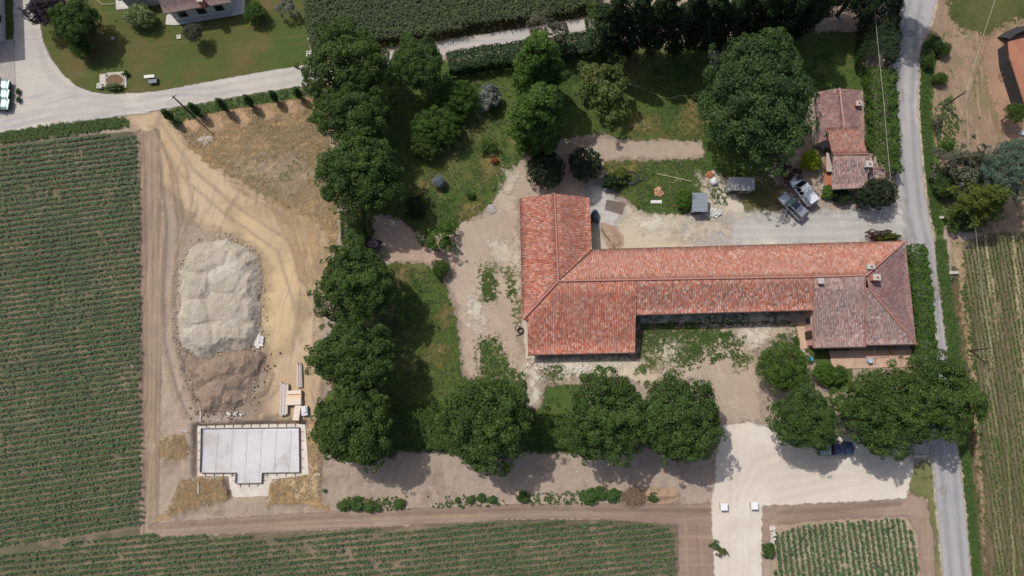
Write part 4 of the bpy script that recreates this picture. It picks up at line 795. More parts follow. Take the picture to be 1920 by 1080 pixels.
def chimney(root, px, py, z, sx, sy, h, mat=M_brick, pot=True, zt=None):
    o = Vector(root.location); c = at(px, py, z) - o
    b = MB().box((c.x, c.y, c.z - .6 + h / 2), (sx, sy, h + 1.2)).build('chimney', mat, root)
    MB().box((c.x, c.y, c.z + h + .06), (sx + .16, sy + .16, .12)).build('chimney_cap', M_conc if pot else mat, b)
    if pot: MB().tube([(c.x, c.y, c.z + h + .12), (c.x, c.y, c.z + h + .45)], .11, 8).build('chimney_pot', M_brick, b)
    b['skip'] = 1; return b
def opening(root, a, b, t, w, z0, z1, kind='window', out=.0, ins=.45):
    """in the wall from a to b (world plan), centre at fraction t"""
    o = Vector(root.location); a = Vector((a[0], a[1], 0)); b = Vector((b[0], b[1], 0)); d = (b - a).normalized(); c = a.lerp(b, t) - o; nrm = Vector((d.y, -d.x, 0)); c = c + nrm * (.02 + out); c.z = (z0 + z1) / 2
    R = Matrix.Rotation(math.atan2(d.y, d.x), 3, 'Z')
    f = MB().box(c, (w + .2, .10, z1 - z0 + .2), rot=R).build(kind, M_conc if kind == 'window' else M_shut, root)
    MB().box(c + nrm * .045, (w, .05, z1 - z0), rot=R).build('pane' if kind == 'window' else 'panel', M_glass if kind == 'window' else M_shut, f)
# ---- the farmhouse range
o_ = at(1300, 520, 0); FH = thing('farmhouse', (o_.x, o_.y, 0), 'very long terracotta roofed farm building with a barn wing and a weathered eastern end', 'farmhouse')
Z = dict(e=4.0, r=5.6)
nw, rn, ne = at(974, 372, 4.0), at(1040, 363, 5.6), at(1105, 370, 4.0); inn = at(1110, 468, 4.0); rc = at(1047, 527, 5.6); sw = at(980, 600, 3.85)
NE = at(1697, 452, 4.0); rE = at(1625, 516, 5.75); SE = at(1718, 645, 3.0); bS1, bS0 = at(1622, 650, 3.0), at(1524, 652, 3.0)
roof([nw, rn, rc, sw], T_red, FH); roof([rn, ne, inn, rc], T_red, FH); roof([inn, NE, rE, rc], T_pink, FH)
roof([rc, at(1193, 525, 5.6), at(1191, 661, 2.25), at(990, 665, 2.25), at(989, 592, 3.95)], T_red, FH); roof([at(1193, 525, 5.6), at(1527, 519, 5.65), at(1527, 581, 3.95), at(1193, 590, 3.85)], T_mix, FH)
roof([sw, at(989, 591, 3.95), at(989, 600, 3.8)], T_red, FH)
roof([at(1527, 519, 5.8), at(1622, 517, 5.8), bS1, bS0], T_grey, FH); roof([NE, SE, at(1629, 541, 5.3), rE], T_dark, FH); roof([at(1623, 538, 5.3), at(1629, 541, 5.3), SE, at(1622, 647, 2.9)], T_grey, FH)
cap([rn, rc], FH); cap([sw, rc], FH); cap([rc, at(1527, 519, 5.65)], FH, r=.13); cap([at(1527, 519, 5.8), rE], FH, r=.14); cap([rE, NE], FH, M_cap); cap([at(1629, 541, 5.3), SE], FH, M_cap); cap([inn, rc], FH, M_gutter, .08, 'valley')
cap([at(1622, 517, 5.85), at(1622, 650, 3.05)], FH, M_capd, .10, 'roof_edge'); cap([at(1526, 521, 5.8), at(1524, 651, 3.05)], FH, M_capd, .08, 'roof_edge')
gutter([at(1193, 591, 3.8), at(1527, 582, 3.9)], FH); gutter([at(990, 666, 2.2), at(1191, 662, 2.2)], FH); gutter([at(1524, 653, 2.95), at(1622, 651, 2.95)], FH); gutter([at(1623, 648, 2.85), at(1718, 646, 2.95)], FH); gutter([inn, NE], FH)
WA = [nw, rn, ne, inn, at(1526, 457, 4.0), at(1526, 519, 5.6), at(1526, 581, 3.95), at(1193, 590, 3.85), at(1191, 661, 2.25), at(990, 665, 2.25), at(989, 600, 3.8), sw]
WB = [at(1529, 457, 4.0), NE, SE, bS1, bS0, at(1527, 519, 5.7)]
walls('wall', WA, M_cream, FH); walls('wall', WB, M_pinkw, FH)
a_, b_ = inset(WA, .45)[6], inset(WA, .45)[7]
for t_, w_, k_ in [(.06, 1.0, 'window'), (.16, 1.1, 'door'), (.27, 1.0, 'window'), (.42, 2.2, 'door'), (.58, 1.0, 'window'), (.70, 2.2, 'door'), (.83, 1.0, 'window'), (.94, 1.1, 'door')]:
    opening(FH, b_, a_, 1 - t_, w_, 1.2 if k_ == 'window' else .1, 2.4, k_)
a_, b_ = inset(WA, .45)[9], inset(WA, .45)[8]
for t_ in (.18, .5, .82): opening(FH, a_, b_, t_, 1.6, .1, 1.8, 'door')
a_, b_ = inset(WB, .45)[4], inset(WB, .45)[3]
for t_, k_ in [(.15, 'window'), (.4, 'door'), (.7, 'window'), (.9, 'window')]: opening(FH, a_, b_, t_, 1.0, .9 if k_ == 'window' else .1, 2.2, k_)
a_, b_ = inset(WB, .45)[3], inset(WB, .45)[2]
for t_, k_ in [(.2, 'window'), (.45, 'door'), (.75, 'window')]: opening(FH, a_, b_, t_, 1.0, .9 if k_ == 'window' else .1, 2.2, k_)
a_, b_ = inset(WB, .45)[5], inset(WB, .45)[4]
opening(FH, a_, b_, .62, .9, .9, 2.3, 'window'); opening(FH, a_, b_, .84, 1.0, .1, 2.2, 'door')
chimney(FH, 1637, 522, 5.6, .9, .7, .9); chimney(FH, 1629, 501, 5.3, .9, .6, .5, M_conc); chimney(FH, 1536, 528, 5.6, .6, .6, .5, M_conc, False)
def antenna(root, px, py, z, h, bars=5, L=1.0, rz=.1):
    o = Vector(root.location); c = at(px, py, z) - o; m = MB(); m.tube([c, c + Vector((0, 0, h))], .03, 6); R = Matrix.Rotation(rz, 3, 'Z')
    m.tube([c + Vector((0, 0, h)) + R @ Vector((-L, 0, 0)), c + Vector((0, 0, h)) + R @ Vector((L, 0, 0))], .025, 5)
    for i in range(bars): x = -L + 2 * L * i / (bars - 1); m.tube([c + Vector((0, 0, h)) + R @ Vector((x, -.3, 0)), c + Vector((0, 0, h)) + R @ Vector((x, .3, 0))], .018, 4)
    return m.build('antenna', M_mgrey, root)
antenna(FH, 1637, 634, 3.2, 2.4); antenna(FH, 1680, 468, 4.4, 1.6, 6, .8, .8)
MB().tube([at(1640, 632, 3.6) - Vector(FH.location), at(1641, 683, .4) - Vector(FH.location)], .03, 5).build('cable', M_mgrey, FH)
# ---- cottage
o_ = at(1580, 260, 0); CT = thing('cottage', (o_.x, o_.y, 0), 'small tiled cottage with crossing roofs and a lean-to beside the asphalt road', 'cottage')
aW = [at(1527, 173, 2.7), at(1574, 165, 3.5), at(1584, 250, 3.5), at(1534, 268, 2.7)]; aE = [at(1574, 165, 3.5), at(1614, 170, 2.7), at(1621, 262, 2.7), at(1584, 250, 2.8)]
roof(aW, T_dark, CT); roof(aE, T_dark, CT); cap([aW[1], aW[2]], CT, M_capp, .11)
bN = [at(1548, 240, 3.7), at(1612, 238, 3.7), at(1627, 289, 4.4), at(1562, 290, 4.4)]; bS = [at(1562, 291, 4.4), at(1627, 289, 4.4), at(1627, 352, 3.1), at(1560, 355, 3.1)]
roof(bN, T_patch, CT); roof(bS, T_grey, CT); cap([bN[3], bN[2]], CT, M_capd, .13)
dN = [at(1629, 287, 2.7), at(1650, 289, 2.7), at(1659, 316, 3.2), at(1631, 316, 3.2)]; dS = [at(1631, 316, 3.2), at(1659, 316, 3.2), at(1659, 342, 2.5), at(1630, 342, 2.5)]
roof(dN, T_grey, CT); roof(dS, T_grey, CT); cap([dN[3], dN[2]], CT, M_capd, .11)
walls('wall', [aW[0], aW[1], aE[1], aE[2], aW[3]], M_cream, CT, .35); walls('wall', [at(1561, 240, 3.7), bN[1], bN[2], bS[2], at(1573, 354, 3.1), at(1575, 290, 4.3)], M_cream, CT, .5); walls('wall', [dN[0], dN[1], dN[2], dS[2], dS[3]], M_cream, CT, .25)
gutter([bS[3], bS[2]], CT); gutter([aW[3], aW[0]], CT)
chimney(CT, 1606, 197, 3.0, .7, .6, .6); chimney(CT, 1624, 311, 3.8, .9, .8, .8, M_conc)
for t_ in (.3, .7): opening(CT, (at(1560, 352, 0) + Vector((.3, .9, 0))), (at(1620, 350, 0) + Vector((0, .9, 0))), t_, .9, .9, 2.1, 'window')
sheet('terrace', [(1546, 262), (1562, 262), (1561, 330), (1558, 352), (1545, 356)], ground_mat('terracotta paving', (196, 128, 96), (184, 116, 86), mid=.6, fine=5, edge=.05))
sheet('path', [[(1531, 308), (1543, 308), (1546, 356), (1533, 357)], [(1514, 196), (1530, 192), (1534, 262), (1546, 262), (1545, 270), (1522, 275)]], ground_mat('path slabs', (178, 168, 156), (166, 156, 146), mid=.6, fine=5, edge=.08))
sheet('terrace', [[(1553, 658), (1720, 655), (1700, 688), (1560, 692)], [(1489, 588), (1526, 586), (1526, 652), (1500, 655)]], ground_mat('terrace slabs', (212, 186, 164), (198, 166, 148), (210, 178, 156), mid=.6, fine=5, edge=.1))
sheet('pavement', [[(991, 664), (1012, 664), (1012, 672), (991, 672)], [(978, 600), (990, 600), (993, 672), (985, 672)], [(1200, 590), (1527, 586), (1527, 602), (1200, 606)]], ground_mat('concrete apron', (206, 196, 180), (188, 178, 164), mid=.6, fine=5, edge=.3, weeds=(80, 96, 52), wthr=.66))
# ---- white house at the top
o_ = at(360, 10, 0); WH = thing('white_house', (o_.x, o_.y, 0), 'white plastered house with a brown tiled roof cut by the top edge of the photo', 'house')
e0, e1, r1_, r0_ = at(306, 26, 3.3), at(433, 4, 3.3), at(414, -70, 5.4), at(283, -46, 5.4); n1_, n0_ = at(400, -135, 3.3), at(264, -112, 3.3)
roof([e0, e1, r1_, r0_], T_brown, WH); roof([r0_, r1_, n1_, n0_], T_brown, WH); cap([r0_, r1_], WH, M_capd, .13)
walls('wall', [e0, e1, r1_, n1_, n0_, r0_], M_whitew, WH, .6); gutter([e0, e1], WH); chimney(WH, 378, 3, 4.2, .7, .7, .6)
wa = inset([e0, e1, r1_, n1_, n0_, r0_], .6)
for t_ in (.18, .5, .8): opening(WH, wa[0], wa[1], t_, 1.2, .9, 2.2, 'window')
roof([at(222, 1, 2.6), at(300, -12, 2.6), at(290, -60, 3.4), at(212, -45, 3.4)], T_brown, WH); walls('wall', [at(222, 1, 2.6), at(300, -12, 2.6), at(290, -60, 3.3), at(212, -45, 3.3)], M_whitew, WH, .3)
sheet('pavement', [[(313, 28), (311, 47), (332, 48), (459, 27), (462, -20), (430, -20), (436, 10)], [(217, -8), (219, 19), (236, 18), (300, 10), (306, 0), (280, -12)]], ground_mat('house paving', (206, 202, 198), (196, 190, 186), mid=.6, fine=5, fineamt=.08, edge=.03))
# ---- grey house at the left edge
o_ = at(-20, 20, 0); GH = thing('grey_house', (o_.x, o_.y, 0), 'pale grey house wall showing at the top left corner of the photo', 'house')
P4 = [at(11, 77), at(6, -60), at(-120, -60), at(-120, 95)]; P4 = [Vector((p.x, p.y, 6.0)) for p in P4]
walls('wall', P4, M_whitew, GH, 0, 0); c4 = sum((Vector(p) for p in P4), Vector()) / 4; c4.z = 7.6; P5 = [Vector((c4.x + (p.x - c4.x) * 1.05, c4.y + (p.y - c4.y) * 1.05, 6.0)) for p in P4]
for i in range(4): roof([P5[i], P5[(i + 1) % 4], c4], T_brown, GH)
for t_ in (.25, .6): opening(GH, P4[0], P4[1], t_, 1.1, 1.0, 2.4, 'window'); opening(GH, P4[0], P4[1], t_, 1.1, 3.8, 5.1, 'window')
# ---- sheds
def corr_roof(root, P, mat, th=.04, period=.2, flip=False):
    o = Vector(root.location); P = [Vector(p) - o for p in P]; n = int((P[1] - P[0]).length / period) * 4; m = MB(); vs = []
    for i in range(n + 1):
        t = i / n; z = Vector((0, 0, .035 * math.sin(i * math.pi / 2))); a = P[0].lerp(P[1], t) + z; b = P[3].lerp(P[2], t) + z; vs += [a, b, a - Vector((0, 0, th)), b - Vector((0, 0, th))]
    fs = []
    for i in range(n): k = 4 * i; fs += [(k, k + 4, k + 5, k + 1), (k + 2, k + 3, k + 7, k + 6), (k, k + 2, k + 6, k + 4), (k + 1, k + 5, k + 7, k + 3)]
    m.add(vs, fs); return m.build('roof', mat, root)
M_sheet = plain('galvanised sheet', (176, 176, 178), .55, metal=.25, scale=1.5, var=.2); M_sheet2 = plain('blue grey sheet', (168, 178, 186), .5, metal=.25, scale=1.5, var=.12)
o_ = at(1392, 345); S1 = thing('shed', (o_.x, o_.y, 0), 'grey corrugated shed half shaded by the huge round tree', 'shed')
Q1 = [at(1367, 332, 2.3), at(1416, 333, 2.3), at(1415, 357, 2.0), at(1366, 357, 2.0)]; corr_roof(S1, Q1, M_sheet); walls('wall', [Vector((p.x, p.y, p.z)) for p in Q1], M_sheet, S1, .12, .08)
w_ = inset(Q1, .12); opening(S1, w_[3], w_[2], .3, .9, .1, 1.6, 'door'); opening(S1, w_[3], w_[2], .7, .8, .9, 1.5, 'window')
o_ = at(1312, 378); S2 = thing('shed', (o_.x, o_.y, 0), 'small shed with a blue grey ribbed roof beside the leafy bush', 'shed')
Q2 = [at(1298, 397, 2.0), at(1298, 361, 2.1), at(1327, 362, 2.1), at(1327, 397, 2.0)]; corr_roof(S2, Q2, M_sheet2); walls('wall', [Vector((p.x, p.y, p.z)) for p in Q2], M_mgrey, S2, .15, .08)
w_ = inset(Q2, .15); opening(S2, w_[0], w_[3], .5, .9, .1, 1.7, 'door')
# ================================================================= vehicles
def paint(name, c, metal=.3): return plain(name, c, .35, metal=metal, spec=.5, coat=.6, var=.04)
M_tyre = plain('tyre rubber', (42, 42, 44), .9); M_rim = plain('wheel rim', (150, 152, 156), .4, metal=.6); M_cglass = plain('car glass', (34, 40, 46), .08, spec=.9, var=.03); M_wind = plain('windscreen glass', (120, 140, 138), .1, spec=.9, var=.05)
M_blk = plain('black trim', (40, 40, 42), .6); M_lamp = plain('lamp glass', (220, 222, 224), .2, spec=.8); M_tail = plain('tail lamp', (150, 36, 32), .3)
def vehicle(name, px, py, tx, ty, L, W, H, mat, label, cat, kind='suv', roofmat=None, windmat=None, cover=None):
    """px,py the middle; tx,ty where its nose points (photo pixels)"""
    c = at(px, py, .7); d = at(tx, ty, .7) - c; rz = math.atan2(d.y, d.x); c = at(px, py, .7); root = thing(name, (c.x, c.y, ghs(c.x, c.y) + .16), label, cat, None, rz)
    belt = .95 if kind != 'van' else 1.05; n = 18; vs = []; K = 8
    for i in range(n + 1):
        t = i / n; x = -L / 2 + L * t; e = abs(2 * t - 1); w = W / 2 * (1 - .16 * max(0, (e - .72) / .28) ** 2.2) * (1 if 0 < i < n else .93)
        top = belt - (.16 * sm(np.array([(t - .70) / .3]))[0]) - (.05 if t < .04 else 0) - (.12 if t > .97 else 0); lowz = .30 + (.12 if (i == 0 or i == n) else 0)
        prof = [(w * .93, lowz), (w, .48), (w * .995, top - .16), (w * .93, top - .02), (w * .5, top + .02), (-w * .5, top + .02), (-w * .93, top - .02), (-w * .995, top - .16), (-w, .48), (-w * .93, lowz)]
        vs += [(x, y, z) for y, z in prof]
    K = 10; fs = []
    for i in range(n):
        for k in range(K): fs.append((i * K + k, i * K + (k + 1) % K, (i + 1) * K + (k + 1) % K, (i + 1) * K + k))
    fs += [tuple(range(K)), tuple(range(n * K, n * K + K))[::-1]]
    m = MB().add(vs, fs); body = m.build('body', mat, root, smooth=True)
    if kind == 'suv': g0, g1, t0, t1 = -.47, .24, -.40, .06
    elif kind == 'hatch': g0, g1, t0, t1 = -.46, .27, -.36, .08
    else: g0, g1, t0, t1 = -.16, .24, -.12, .10
    xb0, xb1, xt0, xt1 = [v * L for v in (g0, g1, t0, t1)]; wb, wt_ = W / 2 * .90, W / 2 * .76; zb, zt = belt - .03, H - .05
    xm = xt1 * .9; xbm = xt1 * .9 + .02
    MB().add([(xb0, -wb, zb), (xb1, -wb, zb), (xb1, wb, zb), (xb0, wb, zb), (xt0, -wt_, zt), (xt1, -wt_, zt), (xt1, wt_, zt), (xt0, wt_, zt)], [(0, 1, 5, 4), (2, 3, 7, 6), (3, 0, 4, 7), (4, 5, 6, 7), (1, 2, 6, 5)]).build('side_glass', M_cglass, root)
    k = .02; MB().add([(xb1 + k, -wb * .94, zb + .03), (xb1 + k, wb * .94, zb + .03), (xt1 + k, wt_ * .94, zt - .02), (xt1 + k, -wt_ * .94, zt - .02), (xb1 - .02, -wb * .94, zb + .02), (xb1 - .02, wb * .94, zb + .02), (xt1 - .02, wt_ * .94, zt - .03), (xt1 - .02, -wt_ * .94, zt - .03)], [(0, 1, 2, 3), (4, 7, 6, 5), (0, 3, 7, 4), (1, 5, 6, 2), (3, 2, 6, 7), (0, 4, 5, 1)]).build('windscreen', windmat or M_wind, root)
    MB().box(((xt0 + xt1) / 2, 0, H - .03), (xt1 - xt0 + .06, 2 * wt_ + .04, .09), taper=.95).build('roof', roofmat or mat, root, bevel=.03)
    m = MB()
    for s in (-1, 1):
        for (bx, tx_) in ((xb0, xt0), (xb1, xt1), (xbm * .0 + (xb0 + xb1) / 2 - .1, (xt0 + xt1) / 2)): m.tube([(bx, s * (wb + .01), zb), (tx_, s * (wt_ + .01), zt)], .04, 5)
    m.build('pillar', mat, root)
    for sx in (-.31, .31):
        for s in (-1, 1):
            wv = MB().tube([(sx * L, s * (W / 2 - .22), .18), (sx * L, s * (W / 2 - .01), .18)], .34, 16).build('wheel', M_tyre, root)
            MB().tube([(sx * L, s * (W / 2 - .03), .18), (sx * L, s * (W / 2 + .01), .18)], .2, 12).build('rim', M_rim, wv)
    for s in (-1, 1):
        MB().box((L / 2 - .12, s * W * .34, .66), (.2, .36, .14)).build('headlight', M_lamp, root); MB().box((-L / 2 + .05, s * W * .40, .72), (.1, .2, .24)).build('tail_light', M_tail, root)
        MB().box((xb1 - .25, s * (W / 2 + .08), belt + .02), (.16, .2, .13)).build('mirror', M_blk, root)
    MB().box((L / 2 - .03, 0, .42), (.12, W * .84, .2)).build('bumper', M_blk, root)
    if kind == 'pickup':
        x0, x1 = -L / 2 + .08, xb0 - .12
        if cover: MB().box(((x0 + x1) / 2, 0, belt + .07), (x1 - x0, W * .86, .12), taper=.97).build('bed_cover', cover, root, bevel=.03)
        else:
            MB().box(((x0 + x1) / 2, 0, belt + .035), (x1 - x0, W * .76, .03)).build('bed_floor', M_blk, root)
            for s in (-1, 1): MB().box(((x0 + x1) / 2, s * W * .41, belt + .09), (x1 - x0, .07, .14)).build('bed_rail', mat, root)
            MB().box((x0, 0, belt + .09), (.07, W * .8, .14)).build('tailgate', mat, root)
    return root
P_silver = paint('silver paint', (176, 180, 190), .5); P_white = paint('white paint', (232, 236, 240), .05); P_blue = paint('dark blue paint', (70, 86, 118), .4); P_teal = paint('pale teal paint', (176, 208, 204), .3)
SUV = vehicle('parked_car', 1486, 388, 1467, 369, 4.7, 1.85, 1.62, P_silver, 'silver grey estate car with a black glass roof panel beside the white pickup', 'car', 'suv')
MB().box((-.05, 0, 1.635), (1.0, 1.15, .03)).build('roof_panel', M_cglass, SUV)
for s, a_ in ((1, .9), (-1, -.9)):
    MB().box((.75 - .45, s * (.92 + .35), .72), (1.0, .07, .62), rot=Matrix.Rotation(a_ * -1, 3, 'Z')).build('door', P_silver, SUV)
WP = vehicle('pickup_truck', 1504, 358, 1482, 328, 5.2, 1.85, 1.85, P_white, 'white pickup with a black windscreen and a white hardtop, beside the silver car', 'pickup', 'pickup', windmat=M_cglass)
MB().box((-1.45, 0, 1.38), (1.95, 1.66, .85), taper=.93).build('hardtop', P_white, WP, bevel=.06)
c = at(1516, 375, .8); t = thing('storage_box', (c.x, c.y, 0), 'white plastic box standing at the tail of the white pickup', 'box', None, .9); MB().box((0, 0, .4), (.9, .7, .8), taper=.95).build('body', P_white, t, bevel=.04); MB().box((0, 0, .83), (.96, .76, .06)).build('lid', P_white, t)
vehicle('pickup_truck', 1567, 841, 1597, 840, 5.1, 1.8, 1.7, P_blue, 'dark blue pickup half hidden under the tree by the pale gravel', 'pickup', 'pickup', windmat=M_cglass, cover=plain('grey bed cover', (170, 182, 186), .6))
for (x, y), lb in zip([(-8, 160), (-8, 177), (-8, 195)], ['pale teal car furthest from the lane in the parked trio at the photo edge', 'pale teal car in the middle of the parked trio at the photo edge', 'pale teal car nearest the lane in the parked trio at the photo edge']):
    vehicle('parked_car', x, y, x + 30, y + 2, 4.1, 1.7, 1.45, P_teal, lb, 'car', 'hatch')['group'] = 'cars parked at the western photo edge'

# ================================================================= site works
FS = thing('foundation_slab', (*at(470, 850)[:2], -.7), 'white concrete foundation slab with timber formwork and steel mesh in a shallow pit', 'foundation')
fo = Vector(FS.location)
Tpx = [(378, 803), (561, 801), (562, 885), (492, 886), (491, 905), (442, 906), (443, 886), (376, 886)]; Tw = [at(x, y, -.5) for x, y in Tpx]
M_slab = ground_mat('fresh concrete', (248, 248, 252), (236, 235, 238), (222, 216, 212), mid=.5, fine=4, fineamt=.05, midamt=.06, bstr=.1)
M_blind = ground_mat('blinding concrete', (226, 218, 208), (212, 203, 192), mid=.8, fine=4, fineamt=.12, bstr=.3)
Bl = [at(x, y, -.6) for x, y in [(370, 797), (572, 795), (579, 890), (510, 899), (502, 938), (434, 938), (428, 893), (370, 893)]]
MB().prism([(p.x - fo.x, p.y - fo.y) for p in Bl], -.3, .06).build('blinding_layer', M_blind, FS)
MB().prism([(p.x - fo.x, p.y - fo.y) for p in Tw], .0, .14).build('slab', M_slab, FS)
M_stk = plain('stake timber', (176, 164, 150), .8, var=.2); M_form = plain('formwork timber', (168, 158, 150), .8, var=.2); M_rebar = plain('steel mesh', (120, 116, 120), .7, metal=.3)
n_ = len(Tw)
for i in range(n_):
    a, b = Tw[i] - fo, Tw[(i + 1) % n_] - fo; d = b - a; d.z = 0; L = d.length; mid = (a + b) / 2; mid.z = .25; R = Matrix.Rotation(math.atan2(d.y, d.x), 3, 'Z'); nr = Vector((d.y, -d.x, 0)).normalized()
    MB().box(mid, (L, .06, .5), rot=R).build('formwork_board', M_form, FS)
    k = max(2, int(L / 1.15)); sg = -1
    ctr = Vector((sum(p.x for p in Tw) / n_ - fo.x, sum(p.y for p in Tw) / n_ - fo.y, 0)); sg = 1 if (mid + nr * .5 - ctr).length > (mid - nr * .5 - ctr).length else -1
    for j in range(k):
        p = a.lerp(b, (j + .5) / k) + nr * sg * .3; MB().box((p.x, p.y, .12), (.05, .42, .2), rot=R).build('stake', M_stk, FS)
m = MB(); sx = [p.x for p in Tw]; sy = [p.y for p in Tw]; y0, y1 = Tw[7].y + .1, Tw[0].y - .15; ys0 = Tw[5].y + .1
x = min(sx) + .3
while x < max(sx) - .1:
    lo = ys0 if Tw[6].x + .1 < x < Tw[3].x - .1 else y0; m.box((x - fo.x, (lo + y1) / 2 - fo.y, .30), (.010 if int(round(x / .2)) % 10 else .03, y1 - lo, .012)); x += .2
y = ys0 + .15
while y < y1:
    a, b = (min(sx) + .2, max(sx) - .2) if y > y0 else (Tw[6].x + .2, Tw[3].x - .2); m.box(((a + b) / 2 - fo.x, y - fo.y, .322), (b - a, .012, .012)); y += .2
m.build('steel_mesh', M_rebar, FS)
M_stripw = plain('white marker paint', (228, 226, 222), .7)
for (x, y, dx, dy), lb in zip([(376, 778, 0, 20), (372, 914, 0, 20), (345, 808, 14, 2), (580, 806, 8, 0), (596, 889, 10, 0)], ['white marker lath standing north of the slab corner', 'white marker lath south of the slab by the dry straw', 'white marker lath lying west of the slab pit', 'short white lath at the north-east corner of the slab', 'short white lath on the straw east of the slab']):
    a, b = at(x - dx / 2, y - dy / 2, .1), at(x + dx / 2, y + dy / 2, .1); c = (a + b) / 2; z = ghs(c.x, c.y); t = thing('marker_lath', (c.x, c.y, z), lb, 'marker', 'white marker laths round the slab')
    MB().box((0, 0, .12), ((b - a).length, .09, .05), rz=math.atan2((b - a).y, (b - a).x)).build('lath', M_stripw, t); MB().box((a.x - c.x, a.y - c.y, .1), (.08, .08, .3)).build('peg', M_stripw, t); MB().box((b.x - c.x, b.y - c.y, .1), (.08, .08, .3)).build('peg', M_stripw, t)

def heap(name, poly, hf, mat, label, cat, step=.12):
    G_ = gpoly(poly); lo, hi = G_.min(0) - .2, G_.max(0) + .2; xs = np.arange(lo[0], hi[0], step); ys = np.arange(lo[1], hi[1], step); X_, Y_ = np.meshgrid(xs, ys)
    wob = (fbm(X_, Y_, 1.2, 41) - .5) * .7; sd = sdist(G_, X_, Y_) + wob
    H_ = hf(X_, Y_, sd); Z_ = gh(X_, Y_) + .12 + np.maximum(H_, 0); idx = np.arange(X_.size).reshape(X_.shape)
    q = np.stack([idx[:-1, :-1], idx[:-1, 1:], idx[1:, 1:], idx[1:, :-1]], -1).reshape(-1, 4); q = q[(sd.ravel()[q] > -.5).all(1)]
    u = np.unique(q); mp = np.zeros(X_.size, int); mp[u] = np.arange(len(u)); c = G_.mean(0)
    V = np.stack([X_.ravel()[u] - c[0], Y_.ravel()[u] - c[1], Z_.ravel()[u]], 1)
    o = link(name, mesh_np(name, V, mp[q], {'sd': ('POINT', sd.ravel()[u])}, smooth=True), mat); o.location = (c[0], c[1], 0); tag(o, label, cat); return o
cones = [at(x, y)[:2] + (h, r) for x, y, h, r in [(382, 492, 1.3, 1.2), (372, 540, 1.5, 1.3), (372, 590, 1.6, 1.4), (380, 632, 1.4, 1.5), (412, 482, 1.5, 1.2), (450, 490, 1.5, 1.2), (430, 530, 1.7, 1.6), (458, 540, 1.3, 1.2), (428, 578, 1.8, 1.7), (462, 585, 1.2, 1.1), (432, 622, 1.6, 1.6), (462, 628, 1.1, 1.0)]]
def hf_gravel(X_, Y_, sd):
    h = np.zeros_like(X_)
    for cx, cy, hh, rr in cones:
        d = np.hypot(X_ - cx, Y_ - cy) + (fbm(X_, Y_, 1.5, 51) - .5) * .8; h = np.maximum(h, hh * .35 + .75 - .42 * np.maximum(0, d - rr))
    h = np.minimum(h, sd * .8) ; h = np.maximum(h, np.minimum(sd * .6, .35)); return h + (fbm(X_, Y_, .7, 52) - .5) * .16 * np.clip(sd, 0, 1) + (fbm(X_, Y_, .28, 53) - .5) * .12
heap('gravel_heap', [(388, 455), (425, 450), (458, 462), (483, 484), (490, 515), (488, 560), (490, 620), (482, 650), (455, 658), (420, 656), (398, 668), (375, 672), (350, 655), (335, 635), (334, 600), (340, 560), (338, 510), (350, 478), (368, 460)], hf_gravel,
     ground_mat('grey gravel', (190, 180, 165), (180, 170, 155), (202, 194, 182), big=.2, mid=.8, fine=5, fineamt=.16, midamt=.06, pebble=.10, bstr=.9, edge=.45), 'large pale grey gravel heap tipped in overlapping mounds', 'gravel heap')
c2 = [at(x, y)[:2] + (h, r) for x, y, h, r in [(398, 700, 1.3, .8), (425, 690, 1.6, .9), (455, 678, 1.5, .7), (410, 730, 1.2, 1.0), (390, 750, .9, .8), (375, 690, .9, .8), (430, 745, 1.0, .6), (440, 715, 1.2, .5), (472, 672, 1.0, .5)]]
def hf_dirt(X_, Y_, sd):
    h = np.zeros_like(X_)
    for cx, cy, hh, rr in c2:
        d = np.hypot(X_ - cx, Y_ - cy) + (fbm(X_, Y_, 1.2, 61) - .5) * 1.0; h = np.maximum(h, hh * .8 - .55 * np.maximum(0, d - rr))
    h = np.minimum(h, np.maximum(sd, 0) * 1.1); return h + (fbm(X_, Y_, .9, 62) - .5) * .22 * np.clip(sd, 0, 1) + (fbm(X_, Y_, .35, 63) - .5) * .2 * np.clip(sd * 2, 0, 1)
heap('soil_heap', [(334, 636), (350, 658), (376, 672), (400, 668), (425, 658), (486, 656), (497, 668), (485, 700), (470, 735), (455, 755), (430, 776), (380, 776), (366, 735), (352, 700), (338, 670)], hf_dirt,
     ground_mat('heaped soil', (166, 146, 130), (152, 133, 118), (140, 122, 109), mid=.8, fine=5, fineamt=.2, pebble=.06, bstr=.9, edge=.8, soft=.4), 'brown soil heap with rough clods south of the gravel', 'soil heap')
heap('soil_heap', [(1128, 420), (1150, 428), (1168, 455), (1160, 464), (1145, 462), (1135, 440)], lambda X_, Y_, sd: np.minimum(sd * .5, .3) + (fbm(X_, Y_, .5, 64) - .5) * .2, ground_mat('loose earth', (176, 152, 132), (164, 142, 124), fine=4, fineamt=.2, pebble=.05), 'low strip of loose earth beside the wooden beam by the barn', 'soil heap')
heap('soil_heap', [(1195, 925), (1225, 915), (1262, 922), (1272, 930), (1250, 942), (1215, 940)], lambda X_, Y_, sd: np.minimum(sd * .5, .35) + (fbm(X_, Y_, .6, 65) - .5) * .25, ground_mat('orange subsoil', (188, 160, 136), (174, 148, 124), fine=4, fineamt=.15, pebble=.05), 'pale orange subsoil spill on the bank east of the brush pile', 'soil heap')
